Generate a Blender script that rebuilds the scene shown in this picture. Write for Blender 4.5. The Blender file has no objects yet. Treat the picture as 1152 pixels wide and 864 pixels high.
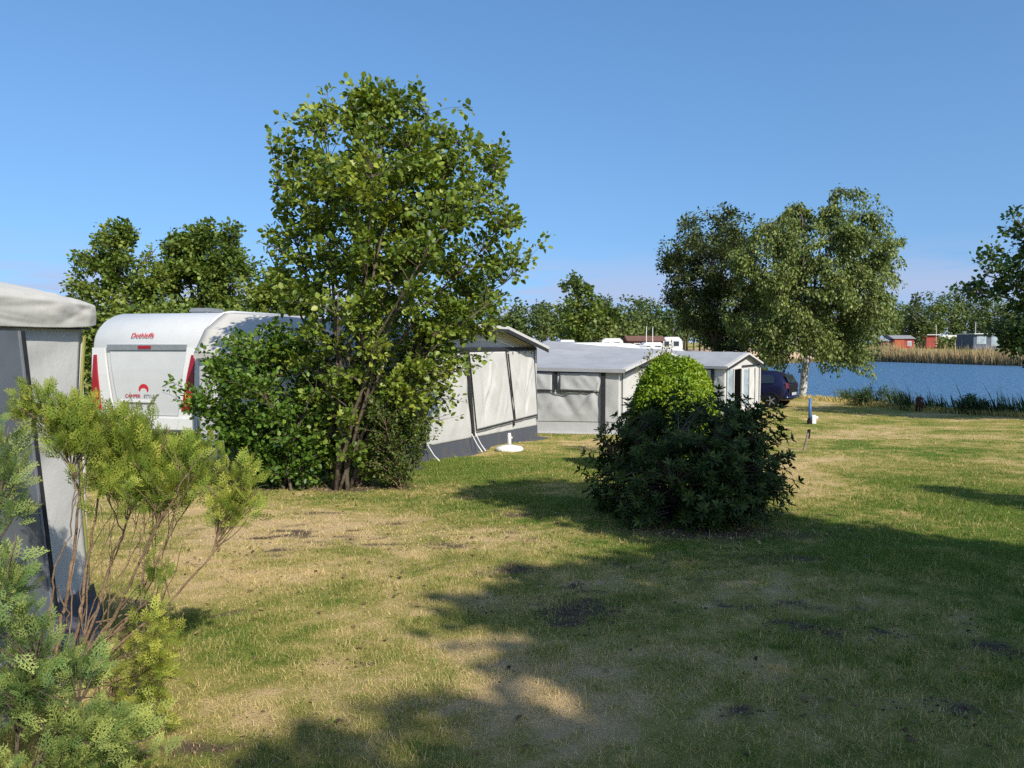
import bpy, bmesh, math, random
import numpy as np
from mathutils import Vector, Matrix

R = math.radians
scene = bpy.context.scene
col = scene.collection
# ------------------------------------------------------------------ camera
F = 865.0; CX, CY, HOR = 576.0, 432.0, 388.0      # photograph pixels, used only as a measuring frame
PITCH = math.atan((CY - HOR) / F)
EYE = 1.6
cam_d = bpy.data.cameras.new("camera")
cam_d.sensor_width = 36.0
cam_d.lens = 36.0 * F / 1152.0
cam_d.clip_start = 0.05; cam_d.clip_end = 6000
cam = bpy.data.objects.new("camera", cam_d); col.objects.link(cam)
cam.location = (0, 0, EYE); cam.rotation_euler = (R(90) - PITCH, 0, 0)
scene.camera = cam
# ------------------------------------------------------------------ light
SUN_EL = R(39)
SUN_XY = Vector((0.56, -0.83)).normalized()
to_sun = Vector((SUN_XY.x * math.cos(SUN_EL), SUN_XY.y * math.cos(SUN_EL), math.sin(SUN_EL)))
sd = bpy.data.lights.new("sun", 'SUN'); sd.energy = 4.6; sd.angle = R(0.5); sd.color = (1.0, 0.94, 0.83)
so = bpy.data.objects.new("sun", sd); col.objects.link(so)
so.rotation_euler = to_sun.to_track_quat('Z', 'Y').to_euler(); so.location = (20, -20, 30)
w = bpy.data.worlds.new("World"); scene.world = w; w.use_nodes = True
nt = w.node_tree; nt.nodes.clear()
def N(t, ty, **kw):
    n = t.nodes.new(ty)
    for k, v in kw.items(): setattr(n, k, v)
    return n
out = N(nt, 'ShaderNodeOutputWorld'); bg = N(nt, 'ShaderNodeBackground')
sky = N(nt, 'ShaderNodeTexSky', sky_type='NISHITA', sun_disc=False, sun_elevation=SUN_EL,
        sun_rotation=math.atan2(SUN_XY.x, SUN_XY.y), altitude=0, air_density=1.0, dust_density=0.6, ozone_density=2.2)
bg.inputs['Strength'].default_value = 0.14
tcs = N(nt, 'ShaderNodeTexCoord'); vm = N(nt, 'ShaderNodeVectorMath', operation='MULTIPLY_ADD'); vm.inputs[1].default_value = (1, 1, .62); vm.inputs[2].default_value = (0, 0, .175)
vn = N(nt, 'ShaderNodeVectorMath', operation='NORMALIZE'); nt.links.new(tcs.outputs['Generated'], vm.inputs[0]); nt.links.new(vm.outputs[0], vn.inputs[0]); nt.links.new(vn.outputs[0], sky.inputs['Vector'])
# thin bank of cloud low over the horizon, stretched noise in the sky's own direction
tc = N(nt, 'ShaderNodeTexCoord'); sep = N(nt, 'ShaderNodeSeparateXYZ'); nt.links.new(tc.outputs['Generated'], sep.inputs[0])
mp = N(nt, 'ShaderNodeMapping'); mp.inputs['Scale'].default_value = (3.2, 3.2, 26); mp.inputs['Location'].default_value = (2.3, 0.4, 0.7)
nt.links.new(tc.outputs['Generated'], mp.inputs[0])
nz = N(nt, 'ShaderNodeTexNoise'); nz.inputs['Scale'].default_value = 1.3; nz.inputs['Detail'].default_value = 6; nz.inputs['Roughness'].default_value = 0.55
nt.links.new(mp.outputs[0], nz.inputs['Vector'])
r1 = N(nt, 'ShaderNodeMapRange', interpolation_type='SMOOTHSTEP'); r1.inputs[1].default_value = 0.135; r1.inputs[2].default_value = 0.055
r1.inputs[3].default_value = 0; r1.inputs[4].default_value = 1; nt.links.new(sep.outputs['Z'], r1.inputs[0])
r2 = N(nt, 'ShaderNodeMapRange', interpolation_type='SMOOTHSTEP'); r2.inputs[1].default_value = 0.36; r2.inputs[2].default_value = 0.56
nt.links.new(nz.outputs[0], r2.inputs[0])
mu = N(nt, 'ShaderNodeMath', operation='MULTIPLY'); nt.links.new(r1.outputs[0], mu.inputs[0]); nt.links.new(r2.outputs[0], mu.inputs[1])
mu2 = N(nt, 'ShaderNodeMath', operation='MULTIPLY'); nt.links.new(mu.outputs[0], mu2.inputs[0]); mu2.inputs[1].default_value = 0.85
hs = N(nt, 'ShaderNodeHueSaturation'); hs.inputs['Saturation'].default_value = 1.20; hs.inputs['Value'].default_value = 0.95
nt.links.new(sky.outputs[0], hs.inputs['Color'])
mx = N(nt, 'ShaderNodeMix', data_type='RGBA'); nt.links.new(mu2.outputs[0], mx.inputs[0]); nt.links.new(hs.outputs[0], mx.inputs[6])
mx.inputs[7].default_value = (2.55, 3.0, 4.2, 1)
nt.links.new(mx.outputs[2], bg.inputs[0]); nt.links.new(bg.outputs[0], out.inputs[0])
scene.view_settings.view_transform = 'Standard'; scene.view_settings.look = 'None'
scene.view_settings.gamma = 1; scene.view_settings.exposure = 0.42
scene.cycles.max_bounces = 6; scene.cycles.transparent_max_bounces = 8
scene.cycles.use_denoising = False

# ------------------------------------------------------------------ measuring helpers
def ray(u, v):
    x = (u - CX) / F; y = -(v - CY) / F
    c, s = math.cos(PITCH), math.sin(PITCH)
    return np.array([x, c + y * s, -s + y * c])
def P(u, v, Y):
    d = ray(u, v); t = Y / d[1]
    return np.array([d[0] * t, Y, EYE + d[2] * t])
_gy = [-60, 2, 4, 8, 13, 16, 21, 26, 31, 40, 60, 105, 130, 500]
_gz = [0.5, 0, -.05, -.22, -.38, -.47, -.74, -.86, -.93, -.96, -.8, .45, .8, 3.0]
LAKE = np.array([(46, -20), (31, 6), (24.5, 16.5), (18.3, 26.6), (16.1, 30), (15.3, 35.6), (13.4, 40.5), (13.2, 45), (24, 78), (38, 116),
                 (58, 141), (65, 131), (70, 107), (84, 86), (105, 60), (130, 10), (120, -40)], float)
WATER_Z = -1.28
def lake_sd(x, y):
    """signed distance to the shore, positive over the water"""
    x = np.asarray(x, float); y = np.asarray(y, float)
    d = np.full(x.shape, 1e9); ins = np.zeros(x.shape, bool)
    n = len(LAKE)
    for i in range(n):
        ax, ay = LAKE[i]; bx, by = LAKE[(i + 1) % n]
        ex, ey = bx - ax, by - ay
        t = np.clip(((x - ax) * ex + (y - ay) * ey) / (ex * ex + ey * ey), 0, 1)
        d = np.minimum(d, np.hypot(x - ax - t * ex, y - ay - t * ey))
        c = ((ay > y) != (by > y)) & (x < (bx - ax) * (y - ay) / (by - ay + 1e-12) + ax)
        ins ^= c
    return np.where(ins, d, -d)
def vnoise(x, y, seed=0):
    x = np.asarray(x, float); y = np.asarray(y, float)
    xi = np.floor(x).astype(np.int64); yi = np.floor(y).astype(np.int64)
    fx = x - xi; fy = y - yi; fx = fx * fx * (3 - 2 * fx); fy = fy * fy * (3 - 2 * fy)
    def h(a, b):
        n = (a * 374761393 + b * 668265263 + seed * 1442695041) & 0x7fffffff
        n = ((n ^ (n >> 13)) * 1274126177) & 0x7fffffff
        return ((n ^ (n >> 16)) & 0xffff) / 65535.0
    return (h(xi, yi) * (1 - fx) + h(xi + 1, yi) * fx) * (1 - fy) + (h(xi, yi + 1) * (1 - fx) + h(xi + 1, yi + 1) * fx) * fy
def fbm(x, y, seed=0, o=4):
    s = 0; a = .5; f = 1; t = 0
    for i in range(o):
        s = s + a * vnoise(x * f, y * f, seed + i * 17); t += a; a *= .5; f *= 2.03
    return s / t
def gz(x, y):
    x = np.asarray(x, float); y = np.asarray(y, float)
    z = np.interp(y, _gy, _gz) + (fbm(x * .7, y * .7, 5, 3) - .5) * .07 * np.clip((np.hypot(x, y)) / 5, .3, 1)
    sdv = lake_sd(x, y)
    wide = np.clip((y - 60) / 30, 0, 1); t = np.clip((sdv + .5 + 5 * wide) / (1.3 + 5.5 * wide), 0, 1); t = t * t * (3 - 2 * t)
    return z * (1 - t) + (-2.1) * t
def gz1(x, y): return float(gz(np.array([x]), np.array([y]))[0])
def G(u, v):
    d = ray(u, v); t = 2.0
    for _ in range(60):
        z = gz1(d[0] * t, d[1] * t); tn = (EYE - z) / -d[2]; t = .5 * t + .5 * tn
    return np.array([d[0] * t, d[1] * t, gz1(d[0] * t, d[1] * t)])

# ------------------------------------------------------------------ materials
def new_mat(name):
    m = bpy.data.materials.new(name); m.use_nodes = True
    t = m.node_tree; b = t.nodes['Principled BSDF']
    return m, t, b
def pmat(name, c, rough=.6, var=.12, scale=6, spec=.4, metal=0, bump=0, bscale=30, dirt=None):
    m, t, b = new_mat(name)
    tcn = N(t, 'ShaderNodeTexCoord')
    n = N(t, 'ShaderNodeTexNoise'); n.inputs['Scale'].default_value = scale; n.inputs['Detail'].default_value = 5
    t.links.new(tcn.outputs['Object'], n.inputs['Vector'])
    rp = N(t, 'ShaderNodeValToRGB')
    lo = [max(0, x * (1 - var)) for x in c]; hi = [min(1, x * (1 + var)) for x in c]
    if dirt: lo = dirt
    rp.color_ramp.elements[0].position = .3; rp.color_ramp.elements[1].position = .7 if not dirt else .5
    rp.color_ramp.elements[0].color = (*lo, 1); rp.color_ramp.elements[1].color = (*hi, 1)
    t.links.new(n.outputs[0], rp.inputs[0]); t.links.new(rp.outputs[0], b.inputs['Base Color'])
    b.inputs['Roughness'].default_value = rough; b.inputs['Specular IOR Level'].default_value = spec; b.inputs['Metallic'].default_value = metal
    if bump:
        n2 = N(t, 'ShaderNodeTexNoise'); n2.inputs['Scale'].default_value = bscale; n2.inputs['Detail'].default_value = 4
        t.links.new(tcn.outputs['Object'], n2.inputs['Vector'])
        bp = N(t, 'ShaderNodeBump'); bp.inputs['Strength'].default_value = bump; bp.inputs['Distance'].default_value = .02
        t.links.new(n2.outputs[0], bp.inputs['Height']); t.links.new(bp.outputs[0], b.inputs['Normal'])
    return m
def leafmat(name, dark, mid, light, rough=.5, spec=.35, trans=.3):
    m, t, b = new_mat(name)
    a = N(t, 'ShaderNodeAttribute', attribute_name='tint')
    rp = N(t, 'ShaderNodeValToRGB'); e = rp.color_ramp.elements
    e[0].position = .05; e[0].color = (*dark, 1); e[1].position = .95; e[1].color = (*light, 1)
    k = e.new(.5); k.color = (*mid, 1)
    t.links.new(a.outputs['Fac'], rp.inputs[0]); t.links.new(rp.outputs[0], b.inputs['Base Color'])
    b.inputs['Roughness'].default_value = rough; b.inputs['Specular IOR Level'].default_value = spec
    tr = N(t, 'ShaderNodeBsdfTranslucent'); mi = N(t, 'ShaderNodeMix', data_type='RGBA', blend_type='MULTIPLY'); mi.inputs[0].default_value = 1
    t.links.new(rp.outputs[0], mi.inputs[6]); mi.inputs[7].default_value = (1.5, 1.35, .6, 1)
    t.links.new(mi.outputs[2], tr.inputs['Color'])
    ms = N(t, 'ShaderNodeMixShader'); ms.inputs[0].default_value = trans
    t.links.new(b.outputs[0], ms.inputs[1]); t.links.new(tr.outputs[0], ms.inputs[2])
    t.links.new(ms.outputs[0], t.nodes['Material Output'].inputs['Surface'])
    return m
def glassmat(name, c=(.02, .025, .03), rough=.06):
    m, t, b = new_mat(name)
    b.inputs['Base Color'].default_value = (*c, 1); b.inputs['Roughness'].default_value = rough; b.inputs['Specular IOR Level'].default_value = .8
    return m

M = {}
M['canvas'] = pmat('pale canvas', (.49, .48, .455), .8, .05, 3, .2, bump=.25, bscale=9)
M['canvas_grey_shaded'] = pmat('shaded grey canvas', (.40, .40, .39), .8, .06, 3, .2, bump=.3, bscale=8)  # greyer copy of the canvas; the front wall's weaker light put into colour
M['roof_grey'] = pmat('grey roof canvas', (.31, .315, .322), .62, .10, 1.6, .3, bump=.3, bscale=5)
M['roof_beige'] = pmat('beige roof canvas', (.44, .425, .385), .75, .07, 2.5, .25, bump=.35, bscale=6)
M['trim'] = pmat('dark grey webbing', (.028, .029, .033), .75, .2, 12, .15)
M['skirt'] = pmat('grey mud skirt', (.062, .068, .082), .7, .2, 5, .2, dirt=(.10, .095, .085))
M['white'] = pmat('white painted sheet', (.60, .60, .585), .32, .03, 4, .5)
M['white_grey'] = pmat('pale grey sheet', (.48, .49, .485), .35, .03, 4, .5)
M['plastic'] = pmat('white plastic', (.66, .66, .64), .45, .06, 8)
M['red'] = pmat('red lamp', (.27, .008, .016), .25, .12, 9, .6)
M['red_print'] = pmat('red print', (.45, .02, .03), .4, .05, 9)
M['amber'] = pmat('amber lamp', (.7, .22, .03), .25, .1, 9, .6)
M['dark'] = pmat('dark rubber', (.012, .012, .013), .8, .2, 9, .15)
M['interior_shade'] = pmat('painted interior shade', (.004, .004, .004), .95, .1, 3, .0)
M['alu'] = pmat('grey metal', (.35, .36, .37), .4, .1, 9, .5, .6)
M['glass'] = glassmat('dark glass'); M['glass_pale'] = pmat('pale window film', (.28, .34, .38), .15, .3, 3, .7)
M['carpaint'] = pmat('dark blue car paint', (.008, .008, .034), .2, .12, 3, .6)
M['bark'] = pmat('brown bark', (.11, .085, .06), .9, .4, 14, .2, bump=.6, bscale=30)
M['bark_pale'] = pmat('tan bark', (.20, .135, .085), .85, .3, 16, .2, bump=.5, bscale=40)
M['bark_birch'] = pmat('birch bark', (.44, .425, .39), .8, .1, 7, .2, dirt=(.05, .042, .035), bump=.4)
M['wood'] = pmat('weathered wood', (.22, .17, .12), .85, .3, 12, .2, bump=.5)
M['wood_red'] = pmat('reddish stained wood', (.085, .035, .026), .8, .3, 9, .2)
M['redwood'] = pmat('red painted boards', (.30, .04, .03), .7, .12, 2)
M['orangewood'] = pmat('orange red boards', (.36, .085, .035), .7, .12, 2)
M['bluewood'] = pmat('slate blue boards', (.075, .095, .14), .7, .12, 2)
M['brownwood'] = pmat('brown boards', (.15, .075, .05), .8, .15, 2)
M['felt'] = pmat('grey roofing felt', (.22, .22, .23), .8, .15, 1.5)
M['bluepipe'] = pmat('blue plastic pipe', (.05, .13, .30), .5, .12, 9)
M['sand'] = pmat('dry sand', (.50, .38, .26), .9, .12, .4)
L_HAZEL = leafmat('hazel leaves', (.05, .085, .013), (.14, .21, .026), (.31, .345, .05), .45, .4)
L_BUSH = leafmat('bush leaves', (.035, .08, .012), (.10, .185, .022), (.21, .29, .04), .45, .4)
L_SMALL = leafmat('small shrub leaves', (.05, .085, .015), (.12, .17, .03), (.27, .22, .06), .55)
L_RHODO = leafmat('evergreen leaves', (.016, .032, .006), (.042, .070, .010), (.10, .13, .022), .5, .25, .15)
L_HEDGE = leafmat('clipped hedge leaves', (.08, .15, .012), (.19, .30, .02), (.34, .42, .035), .5, .35, .35)
L_BIRCH = leafmat('birch leaves', (.055, .085, .02), (.14, .185, .038), (.28, .335, .085), .5, .4)
L_DARK = leafmat('dark tree leaves', (.03, .048, .014), (.075, .105, .026), (.19, .22, .07), .5, .4, .2)
L_MAPLE = leafmat('far tree leaves', (.045, .085, .016), (.12, .18, .026), (.27, .31, .06), .5, .4)
L_RIGHT = leafmat('deep green leaves', (.02, .045, .012), (.045, .09, .018), (.09, .15, .03), .45, .4, .2)
L_WOOD = leafmat('woodland leaves', (.035, .06, .016), (.08, .12, .026), (.17, .21, .055), .6, .3, .2)
L_THUJA = leafmat('yellow green scale leaves', (.055, .10, .014), (.17, .235, .03), (.42, .42, .075), .6, .25, .25)
L_THUJAB = leafmat('blue green scale leaves', (.04, .085, .022), (.13, .21, .06), (.36, .40, .11), .6, .25, .25)
L_REED = leafmat('green reed blades', (.03, .06, .02), (.07, .11, .035), (.18, .20, .08), .6, .3, .2)
L_REEDDRY = leafmat('dry reed blades', (.10, .11, .035), (.32, .24, .12), (.55, .42, .25), .7, .2, .15)
L_GRASS = leafmat('lawn grass', (.13, .195, .035), (.38, .345, .105), (.66, .515, .27), .7, .2, .3)

# ------------------------------------------------------------------ mesh helpers
def tag(o, label=None, cat=None, group=None, kind=None):
    if label: o['label'] = label
    if cat: o['category'] = cat
    if group: o['group'] = group
    if kind: o['kind'] = kind
    return o
def thing(name, loc, label, cat, group=None):
    o = bpy.data.objects.new(name, None); col.objects.link(o); o.location = loc; o.empty_display_size = .1
    return tag(o, label, cat, group)
def link(me, name, mat, parent=None):
    o = bpy.data.objects.new(name, me); col.objects.link(o)
    if mat: me.materials.append(mat)
    if parent:
        o.parent = parent
        p = parent; v = Vector((0, 0, 0))
        while p: v = v + Vector(p.location); p = p.parent
        o.location = -v                      # meshes are written in world coordinates
    return o
def np_mesh(name, V, faces, mat, parent=None, attrs=None, smooth=False):
    V = np.asarray(V, np.float32); faces = np.asarray(faces, np.int32); k = faces.shape[1]
    me = bpy.data.meshes.new(name)
    me.vertices.add(len(V)); me.vertices.foreach_set('co', V.ravel())
    me.loops.add(faces.size); me.loops.foreach_set('vertex_index', faces.ravel())
    me.polygons.add(len(faces)); me.polygons.foreach_set('loop_start', np.arange(0, faces.size, k, dtype=np.int32))
    if smooth: me.polygons.foreach_set('use_smooth', np.ones(len(faces), bool))
    for n, a in (attrs or {}).items():
        at = me.attributes.new(n, 'FLOAT', 'POINT'); at.data.foreach_set('value', np.asarray(a, np.float32))
    me.update(calc_edges=True); me.validate()
    return link(me, name, mat, parent)
class MB:
    def __init__(s): s.v = []; s.f = []
    def add(s, v, f):
        b = len(s.v); s.v += [tuple(map(float, p)) for p in v]; s.f += [[b + i for i in q] for q in f]; return s
    def box(s, c, size, rot=None):
        c = Vector(c); h = [x / 2 for x in size]; rot = rot or Matrix.Identity(3)
        v = [c + rot @ Vector((x * h[0], y * h[1], z * h[2])) for x in (-1, 1) for y in (-1, 1) for z in (-1, 1)]
        return s.add(v, [(0, 1, 3, 2), (4, 6, 7, 5), (0, 4, 5, 1), (2, 3, 7, 6), (0, 2, 6, 4), (1, 5, 7, 3)])
    def bar(s, p, q, wd, th, nrm):
        p, q, n = Vector(p), Vector(q), Vector(nrm).normalized(); d = (q - p).normalized(); sd_ = d.cross(n).normalized(); n = sd_.cross(d)
        v = []
        for e in (p, q):
            for a, b in ((-1, 0), (1, 0), (1, 1), (-1, 1)): v.append(e + sd_ * (a * wd / 2) + n * (b * th))
        return s.add(v, [(0, 1, 2, 3), (7, 6, 5, 4), (0, 4, 5, 1), (1, 5, 6, 2), (2, 6, 7, 3), (3, 7, 4, 0)])
    def tube(s, pts, rad, n=6, cap=True):
        pts = [Vector(p) for p in pts]; k = len(pts)
        if not hasattr(rad, '__len__'): rad = [rad] * k
        v = []; f = []
        for i, p in enumerate(pts):
            d = (pts[min(i + 1, k - 1)] - pts[max(i - 1, 0)]).normalized()
            a = d.orthogonal().normalized() if i == 0 else (a - d * a.dot(d)).normalized()
            b = d.cross(a)
            for j in range(n):
                t = 2 * math.pi * j / n; v.append(p + (a * math.cos(t) + b * math.sin(t)) * rad[i])
        for i in range(k - 1):
            for j in range(n):
                f.append((i * n + j, i * n + (j + 1) % n, (i + 1) * n + (j + 1) % n, (i + 1) * n + j))
        if cap: f.append(tuple(range(n))[::-1]); f.append(tuple((k - 1) * n + j for j in range(n)))
        return s.add(v, f)
    def lathe(s, c, prof, n=24):
        v = []; f = []; c = Vector(c)
        for r, z in prof:
            for j in range(n):
                t = 2 * math.pi * j / n; v.append(c + Vector((r * math.cos(t), r * math.sin(t), z)))
        for i in range(len(prof) - 1):
            for j in range(n): f.append((i * n + j, i * n + (j + 1) % n, (i + 1) * n + (j + 1) % n, (i + 1) * n + j))
        f.append(tuple((len(prof) - 1) * n + j for j in range(n))); f.append(tuple(range(n))[::-1])
        return s.add(v, f)
    def prism(s, poly, off):
        n = len(poly); off = Vector(off); a = [Vector(p) for p in poly]
        return s.add(a + [p + off for p in a], [tuple(range(n))[::-1], tuple(range(n, 2 * n))] + [(i, (i + 1) % n, n + (i + 1) % n, n + i) for i in range(n)])
    def build(s, name, mat, parent=None, smooth=False, bevel=0, seg=2, label=None):
        me = bpy.data.meshes.new(name); me.from_pydata(s.v, [], s.f)
        bm = bmesh.new(); bm.from_mesh(me); bmesh.ops.recalc_face_normals(bm, faces=bm.faces)
        if bevel: bmesh.ops.bevel(bm, geom=list(bm.edges), offset=bevel, segments=seg, affect='EDGES', clamp_overlap=True)
        bm.to_mesh(me); bm.free()
        if smooth:
            for p in me.polygons: p.use_smooth = True
        o = link(me, name, mat, parent)
        if label: o['label'] = label
        return o
def sheet(name, rows, mat, parent, nu=24, nv=16, wob=0.0, seed=0, thick=.006, folds=0.0, ribs=0):
    """cloth between polylines: rows = list of 3D polylines (same count); wrinkled along its normal, with thickness"""
    rows = [np.array(r, float) for r in rows]
    def samp(pl, t):
        n = len(pl) - 1; x = t * n; i = np.clip(np.floor(x).astype(int), 0, n - 1); f = (x - i)[:, None]
        return pl[i] * (1 - f) + pl[i + 1] * f
    u = np.linspace(0, 1, nu + 1); lines = np.array([samp(r, u) for r in rows])        # rows x nu x 3
    v = np.linspace(0, 1, nv + 1); nr = len(rows) - 1
    i = np.clip(np.floor(v * nr).astype(int), 0, nr - 1); f = (v * nr - i)[:, None, None]
    g = lines[i] * (1 - f) + lines[i + 1] * f                                         # nv x nu x 3
    du = np.gradient(g, axis=1); dv = np.gradient(g, axis=0); nn = np.cross(du, dv); nn /= np.linalg.norm(nn, axis=2, keepdims=True) + 1e-9
    U, Vv = np.meshgrid(u, v)
    lu = np.linalg.norm(g[0, -1] - g[0, 0]); lv = np.linalg.norm(g[-1, 0] - g[0, 0])
    h = wob * (fbm(U * lu * 1.5 + seed, Vv * lv * 1.5 + 3 * seed, seed, 3) - .5) * 2
    if folds:
        ph = U * lu * 5.0 + Vv * lv * 2.6 + 2.5 * fbm(U * lu * .9, Vv * lv * .9, seed + 3, 2)
        h = h + .5 * folds * (np.abs(np.sin(ph)) ** 3) * fbm(U * lu * 1.1 + 9, Vv * lv * 1.1, seed + 8, 2)
        rg = np.random.default_rng(seed + 500)
        for _ in range(int(5 + 5 * lu)):
            u0 = rg.random() * lu; sl = rg.choice([-1, 1]) * rg.uniform(.15, .75); w_ = rg.uniform(.05, .13); x_ = U * lu - u0 - sl * (Vv * lv - lv * rg.random()) + .05 * np.sin(Vv * lv * 3 + u0)
            h = h + folds * rg.uniform(-.7, 1) * np.exp(-(x_ / w_) ** 2) * np.exp(-((Vv - rg.random()) / rg.uniform(.2, .5)) ** 2)
    if ribs: h = h + .014 * np.exp(-(((U * ribs) % 1 - .5) / .05) ** 2)
    edge = np.minimum(1, 6 * np.minimum(np.minimum(U, 1 - U), np.minimum(Vv, 1 - Vv)) + .0)
    g = g + nn * (h * edge)[..., None]
    a = g.reshape(-1, 3); b = (g - nn * thick).reshape(-1, 3)
    nx = nu + 1; idx = np.arange(len(a)).reshape(nv + 1, nx)
    q = np.stack([idx[:-1, :-1], idx[:-1, 1:], idx[1:, 1:], idx[1:, :-1]], -1).reshape(-1, 4)
    K = len(a); F_ = [q, q[:, ::-1] + K]
    for e in (idx[0], idx[:, -1], idx[-1][::-1], idx[:, 0][::-1]):
        F_.append(np.stack([e[1:], e[:-1], e[:-1] + K, e[1:] + K], -1))
    return np_mesh(name, np.vstack([a, b]), np.vstack(F_), mat, parent, smooth=True)

# ------------------------------------------------------------------ foliage helpers
DIAMOND = (np.array([(0, 0, 0), (.45, .5, .10), (1, 0, 0), (.45, -.5, .10)]), np.array([(0, 1, 2, 3)]))
OVAL = (np.array([(0, 0, 0), (.28, .46, .09), (.68, .42, .07), (1, 0, -.06), (.68, -.42, .07), (.28, -.46, .09), (.5, 0, 0)]),
        np.array([(0, 1, 2, 6), (6, 2, 3, 3), (0, 6, 4, 5), (6, 3, 4, 4)]))
OVAL = (np.array([(0, 0, 0), (.28, .46, .09), (.68, .42, .07), (1, 0, -.06), (.68, -.42, .07), (.28, -.46, .09)]),
        np.array([(0, 1, 2, 3), (0, 3, 4, 5)]))
STRIP = (np.array([(0, .3, 0), (.4, .5, .05), (1, 0, 0), (.4, -.5, .05)]), np.array([(0, 1, 2, 3)]))
def unit(a): return a / (np.linalg.norm(a, axis=-1, keepdims=True) + 1e-9)
def leaf_mesh(name, Pn, D, Nn, L, W, tint, mat, parent, tpl, tipgain=0.0):
    T, Fc = tpl; D = unit(D); Nn = unit(Nn - D * (Nn * D).sum(-1, keepdims=True)); S = np.cross(Nn, D)
    L = np.broadcast_to(L, (len(Pn),)); W = np.broadcast_to(W, (len(Pn),))
    V = Pn[:, None] + D[:, None] * (L[:, None] * T[:, 0])[..., None] + S[:, None] * (W[:, None] * T[:, 1])[..., None] + Nn[:, None] * (L[:, None] * T[:, 2])[..., None]
    k = len(T); Fa = (np.arange(len(Pn)) * k)[:, None, None] + Fc[None]
    tt = np.clip(tint[:, None] + tipgain * (T[:, 0] - .5), 0, 1)
    return np_mesh(name, V.reshape(-1, 3), Fa.reshape(-1, Fc.shape[1]), mat, parent, {'tint': tt.ravel()})
def env_points(rng, sil, Y, n, depth=1.0, clump=0, csig=.25, shell=.55, yc=None):
    """points inside a round body whose outline is read as (row, left, right) at distance Y"""
    sil = sorted(sil); rows = np.array([s[0] for s in sil], float); xl = np.array([s[1] for s in sil], float); xr = np.array([s[2] for s in sil], float)
    m = clump or n
    rr = np.linspace(rows[0], rows[-1], 200); wd = np.interp(rr, rows, xr) - np.interp(rr, rows, xl); cdf = np.cumsum(wd); cdf /= cdf[-1]
    v = np.interp(rng.random(m), cdf, rr); l = np.interp(v, rows, xl); r = np.interp(v, rows, xr)
    th = rng.random(m) * 2 * np.pi; rad = rng.random(m) ** (shell)
    cx = (l + r) / 2; hw = (r - l) / 2
    out_ = np.array([P(a, b, Y) for a, b in zip(cx, v)]); s = Y / F
    out_[:, 0] += np.cos(th) * rad * hw * s; out_[:, 1] += np.sin(th) * rad * hw * s * depth
    if clump:
        k = rng.integers(0, clump, n); o2 = out_[k] + rng.normal(0, csig, (n, 3)) * np.array([1, 1, .75]); return o2
    return out_
def bez(a, b, c, k):
    t = np.linspace(0, 1, k)[:, None]; return a * (1 - t) ** 2 + 2 * b * t * (1 - t) + c * t * t
def grow(rng, mb, stems, targets, per, spread, t0=.35, lift=.15, twig=(.007, .002), sides=4, maxlen=None, fall=0.0):
    """twigs from the nearest stem point up to each target; returns leaf anchor points and twig directions"""
    SP = np.vstack([np.array(s[0], float) for s in stems]); SR = np.concatenate([np.asarray(s[1], float) for s in stems])
    Ps = []; Ds = []
    for T in targets:
        d = np.linalg.norm(SP - T, axis=1) + np.maximum(0, SP[:, 2] - T[2] + (.15 if not fall else -.6)) * 2.5
        i = int(np.argmin(d)); a = SP[i]; ln = np.linalg.norm(T - a)
        b = (a + T) / 2 + np.array([0, 0, lift * ln]) + rng.normal(0, .08 * ln, 3)
        e = T - np.array([0, 0, fall * (0.4 + rng.random())])
        pts = bez(a, b, e, 6)
        r0 = min(SR[i] * .7, twig[0] + .004 * ln)
        mb.tube(pts, np.linspace(r0, twig[1], 6), sides, False)
        k = rng.poisson(per) + 1
        t = t0 + (1 - t0) * rng.random(k)
        tt = t * 5; j = np.clip(tt.astype(int), 0, 4); f = (tt - j)[:, None]
        p = pts[j] * (1 - f) + pts[j + 1] * f; dr = unit(pts[j + 1] - pts[j])
        off = unit(rng.normal(0, 1, (k, 3))) * (spread * rng.random(k) ** .6)[:, None]
        Ps.append(p + off); Ds.append(dr * .5 + unit(off) * .9 + rng.normal(0, .3, (k, 3)))
    return np.vstack(Ps), np.vstack(Ds)
def stem_path(rng, a, b, r0, r1, k=9, bow=.08, wob=.03):
    a = np.array(a, float); b = np.array(b, float); t = np.linspace(0, 1, k)[:, None]; ln = np.linalg.norm(b - a)
    m = (a + b) / 2 + np.array([(a[0] - b[0]) * .25, (a[1] - b[1]) * .25, ln * bow])
    p = a * (1 - t) ** 2 + 2 * m * t * (1 - t) + b * t * t
    p[1:-1] += rng.normal(0, wob * ln / k * 2, (k - 2, 3))
    return p, np.linspace(r0, r1, k)
def up_normals(rng, n, up=.9): 
    v = rng.normal(0, 1, (n, 3)); v[:, 2] = np.abs(v[:, 2]) * .6 + up; return v
def tints(rng, Pn, mean=.45, sd=.2, seed=0, sc=1.5):
    return np.clip(mean + rng.normal(0, sd, len(Pn)) + (fbm(Pn[:, 0] * sc + Pn[:, 2] * .7 * sc, Pn[:, 1] * sc + Pn[:, 2] * sc, seed, 2) - .5) * .6, 0, 1)
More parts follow.
